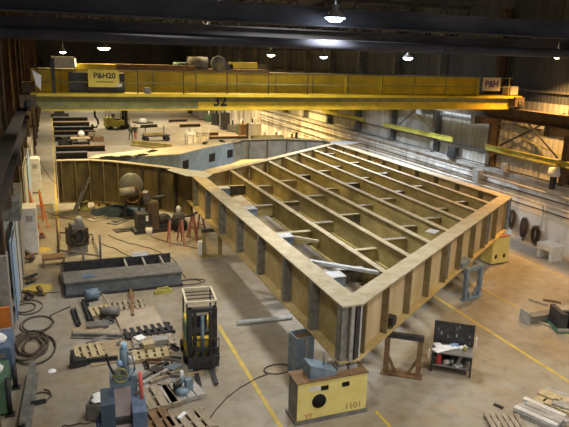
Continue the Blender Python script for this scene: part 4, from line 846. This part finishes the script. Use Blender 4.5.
for i, (px, py, m, nm) in enumerate(((24, 258, GREY, 'grey scrap bundle at foot of the white board'), (27, 283, DARK, 'dark scrap bundle near left wall below cabinet'), (27, 262, RUST, 'rusty scrap bundle beside left aisle'), (25, 299, DARK, 'dark scrap bundle beside small cable loop'), (36, 295, RUST, 'flat rusty scrap by end of the long box beam'), (38, 238, PINK, 'reddish scrap bundle at foot of orange trestle'))):
    t = thing('scrap_bundle', nm, 'scrap', G(px + 4, py), i * .7, 'scrap bundles along the left wall')
    for k in range(5):
        a = random.uniform(0, 6.28); l = random.uniform(.3, .7); MB().bar((-l / 2 * math.cos(a), -l / 2 * math.sin(a), .05 + .06 * k), (l / 2 * math.cos(a), l / 2 * math.sin(a), .08 + .06 * k), .12, .07).build('scrap_bar', (m, GREY, RUST, HOSE, m)[k], t)
for i, (px, py, w_, nm) in enumerate(((42, 250, .9, 'yellow stain patch on the floor near brown table'), (38, 289, 1.2, 'yellow stain patch on floor left of the box beam'), (49, 207, .8, 'yellow stain on aisle by yellow line'))):
    c = G(px, py); struct('floor_stain', MB().lathe([(w_ * .5, .004), (.001, .006)], (c.x, c.y, 0), 9), LINE)

# ------------------------------------------------------------------ far end of the bay
fb = ((53, 121, 88, 'far steel bar stack, the farthest one of the left rows'), (53, 126.5, 90, 'far dark steel bar, second from the back in left rows'), (54, 131.5, 94, 'far dark steel bar behind the white ball table'), (54, 136, 96, 'far rusty steel bar just behind the table'), (55, 141, 78, 'far rusty steel bar left of the far table'), (56, 152, 106, 'long dark far beam in front of the table'), (56, 158.5, 88, 'dark far beam just beyond the nose girder'))
for i, (x0, y, x1, nm) in enumerate(fb):
    a, b = G(x0, y), G(x1, y + .3); t = thing('steel_beam', nm, 'beam', ((a.x + b.x) / 2, a.y, 0), 0, 'steel beams on the far floor'); L = b.x - a.x
    MB().box(-L / 2, L / 2, -.35, .35, .5, .58).build('top_flange', RUST if i % 2 else GREY, t); MB().box(-L / 2, L / 2, -.05, .05, .06, .5).build('web', DARK, t); MB().box(-L / 2, L / 2, -.35, .35, 0, .06).build('bottom_flange', DARK, t)
p = G(81, 146); t = thing('work_table', 'far wooden work table among the steel bars', 'table', p); MB().box(-1.0, .9, -.7, .7, .8, .9).build('top', WOOD, t)
for x in (-.9, .8):
    for y in (-.6, .6): MB().bar((x, y, 0), (x, y, .8), .14).build('leg', DARK, t)
MB().box(-.8, .8, -.5, .5, .25, .4).build('lower_shelf', DARK, t)
t = thing('white_drum', 'white round drum standing on the far work table', 'drum', p + Vector((.1, .3, .9))); MB().lathe([(.001, 0), (.2, .02), (.33, .25), (.33, .4), (.2, .62), (.001, .65)], n=14).build('shell', PAPER, t); MB().tube((0, 0, .65), (0, 0, .72), .08, 8).build('cap', LGREY, t)
for i, (px, py, nm) in enumerate(((92, 140, 'brown crate stack right of the far work table'), (98, 141, 'small brown crate beside far crate stack'), (60, 117, 'dark machine heap at far left under crane'), (65, 145, 'dark box at left of the far work table'))):
    t = thing('crate', nm, 'crate', G(px, py), .1 * i); s_ = .6 if i != 2 else 1.2; MB().box(-s_, s_, -.4, .4, 0, .5).build('crate_body', RUST if i < 2 else DARK, t); MB().box(-s_ * .6, s_ * .5, -.3, .3, .5, .85).build('load', WOODG if i < 2 else DARK, t)
longbar((133, 145.5), (172, 150), .8, .6, OLIVE, 'long olive beam on far floor beyond the nose deck', name='steel_beam', cat='beam')
t = thing('flat_cart', 'low flat cart with upright stakes on the far floor', 'cart', G(156, 141), .15); MB().box(-1.5, 1.5, -.5, .5, .55, .68).build('bed', DARK, t)
for x in (-1.2, 1.2): MB().tube((x, -.55, .28), (x, .55, .28), .28, 12).build('wheel', RUBBER, t); MB().bar((x * .9, .4, .6), (x * .9, .4, 1.7), .08).build('stake', DARK, t)
MB().box(-1.4, .8, -.3, .3, .68, .95).build('load', OLIVE, t)
longbar((141, 128), (157, 127), .5, .4, DARK, 'short dark beam right of the far forklift', name='steel_beam', cat='beam')
t = thing('tarp_cover', 'pale sheet covered load beside the far forklift', 'load', G(143, 123), .3); MB().lathe([(.7, 0), (.6, .4), (.35, .65), (.001, .7)], n=10).build('cover', LGREY, t); MB().box(-1.1, 1.1, -1.1, 1.1, 0, .15).build('skid', DARK, t)

# two people far back
def person(loc, rz, top_m, leg_m, label, step=.12):
    root = None
    me = bpy.data.meshes.new('person'); P = [(0, 0, .95), (0, .0, 1.18), (0, 0, 1.42), (0, 0, 1.54), (0, -.01, 1.66), (0, 0, 1.78),
        (.1, 0, .9), (.12, -step, .5), (.12, -step * .6, .08), (.12, -step * .6 - .16, .03), (-.1, 0, .9), (-.12, step, .5), (-.12, step * 1.3, .08), (-.12, step * 1.3 - .16, .03),
        (.2, 0, 1.42), (.27, .02, 1.13), (.25, -.12, .9), (-.2, 0, 1.42), (-.27, .02, 1.13), (-.25, -.12, .9), (.25, -.15, .82), (-.25, -.15, .82)]
    E = [(0, 1), (1, 2), (2, 3), (3, 4), (4, 5), (0, 6), (6, 7), (7, 8), (8, 9), (0, 10), (10, 11), (11, 12), (12, 13), (2, 14), (14, 15), (15, 16), (2, 17), (17, 18), (18, 19), (16, 20), (19, 21)]
    R = [.16, .15, .17, .065, .11, .09, .1, .075, .05, .04, .1, .075, .05, .04, .075, .055, .04, .075, .055, .04, .035, .035]
    me.from_pydata(P, E, []); o = bpy.data.objects.new('person', me); COL.objects.link(o)
    sk = o.modifiers.new('skin', 'SKIN'); ss = o.modifiers.new('sub', 'SUBSURF'); ss.levels = 1; ss.render_levels = 1
    for i, q in enumerate(me.skin_vertices[0].data): q.radius = (R[i], R[i] * .8); q.use_root = (i == 0)
    dg = bpy.context.evaluated_depsgraph_get(); m2 = bpy.data.meshes.new_from_object(o.evaluated_get(dg)); bpy.data.objects.remove(o)
    m2.materials.clear()
    for m in (SKIN, top_m, leg_m, DARK): m2.materials.append(m)
    for f_ in m2.polygons:
        z = f_.center[2]; f_.use_smooth = True; f_.material_index = 0 if z > 1.5 or (z < .93 and abs(f_.center[0]) > .2 and z > .7) else 1 if z > .93 else 2 if z > .1 else 3
    o = bpy.data.objects.new('person', m2); COL.objects.link(o); o.location = loc; o.rotation_euler = (0, 0, rz)
    MB().lathe([(.13, 1.69), (.125, 1.76), (.08, 1.84), (.001, 1.86)], n=14).build('cap', LGREY, o)
    return tag(o, label, 'person')
DGREEN = mat('dark_green_cloth', (.07, .09, .045), (.04, .05, .03), 4)
person(G(131, 140.5), .6, DGREEN, DGREEN, 'person in dark green work clothes standing at far floor, left of pair')
person(G(135.5, 140.5), -.5, DARK, mat('red_trousers', (.62, .10, .05), (.5, .08, .04), 4), 'person in dark top and red trousers standing beside green clad worker')
# pipe cage behind the nose deck
t = thing('pipe_cage', 'grey tubular cage frame standing behind the pale nose deck', 'cage', G(197, 145), 0); t.scale = (.8, .8, .7)
m = []
for x in (-1.5, -.6, .4, 1.5):
    for y in (-.6, .6): MB().tube((x, y, 0), (x, y, 2.6), .06, 8).build('upright', LGREY, t)
for z in (1.6, 2.55):
    for y in (-.6, .6): MB().tube((-1.5, y, z), (1.5, y, z), .05, 8).build('rail', LGREY, t)
    for x in (-1.5, 1.5): MB().tube((x, -.6, z), (x, .6, z), .05, 8).build('rail', LGREY, t)
MB().box(-1.3, -.3, -.5, .5, 0, 1.9).build('tank', WHITE, t)
# row of machinery along far right wall
kinds = []
for i in range(22):
    y = 47.5 + i * 2.55; x = XR - 2.1 - (i * 37 % 5) * .2; h = (1.2, 1.9, .9, 1.6, 2.2)[i * 7 % 5]
    m = (DARK, GREY, GREEN, RUST, DARK, LGREY)[i * 5 % 6]
    t = thing('machine', 'dark indistinct machine in the row along far right wall', 'machine', (x, y, 0), (i % 3) * .2, 'machines along the far right wall')
    MB().box(-.5, .5, -.6, .6, .1, h).build('case', m, t); MB().box(-.6, .6, -.7, .7, 0, .1).build('base', DARK, t); MB().tube((-.1, 0, h), (-.1, 0, h + .6), .12, 10).build('stack', (GREY, WHITE, DARK)[i % 3], t)
for i in range(9):
    y = 44.5 + i * 1.1
    t = thing('gas_cylinder', 'dark gas cylinder standing by sodium lit right wall', 'gas cylinder', (XR - .95 - (i % 2) * .3, y, 0), 0, 'gas cylinders by the right wall'); MB().lathe([(.001, 0), (.16, 0), (.16, 1.3), (.06, 1.5), (.04, 1.6), (.001, 1.6)], n=12).build('cylinder', RUST if i % 2 else DARK, t); MB().tube((0, 0, 1.6), (0, 0, 1.7), .05, 8).build('valve', DARK, t)
for i, (px, py, l, a, nm) in enumerate(((205, 136, 3.5, .15, 'far dark beam lying behind the pipe cage'), (230, 139.5, 5, .0, 'far rusty beam lying right of the pipe cage'), (190, 127, 3, .2, 'far dark beam before the row of machines'), (178, 122, 3, .3, 'far dark beam nearest the far machines on left'))):
    t = thing('steel_beam', nm, 'beam', G(px, py), a, 'beams before the far machines'); MB().box(-l / 2, l / 2, -.2, .2, 0, .1).build('bottom_flange', RUST, t); MB().box(-l / 2, l / 2, -.04, .04, .1, .35).build('web', DARK, t); MB().box(-l / 2, l / 2, -.2, .2, .35, .42).build('top_flange', RUST, t)
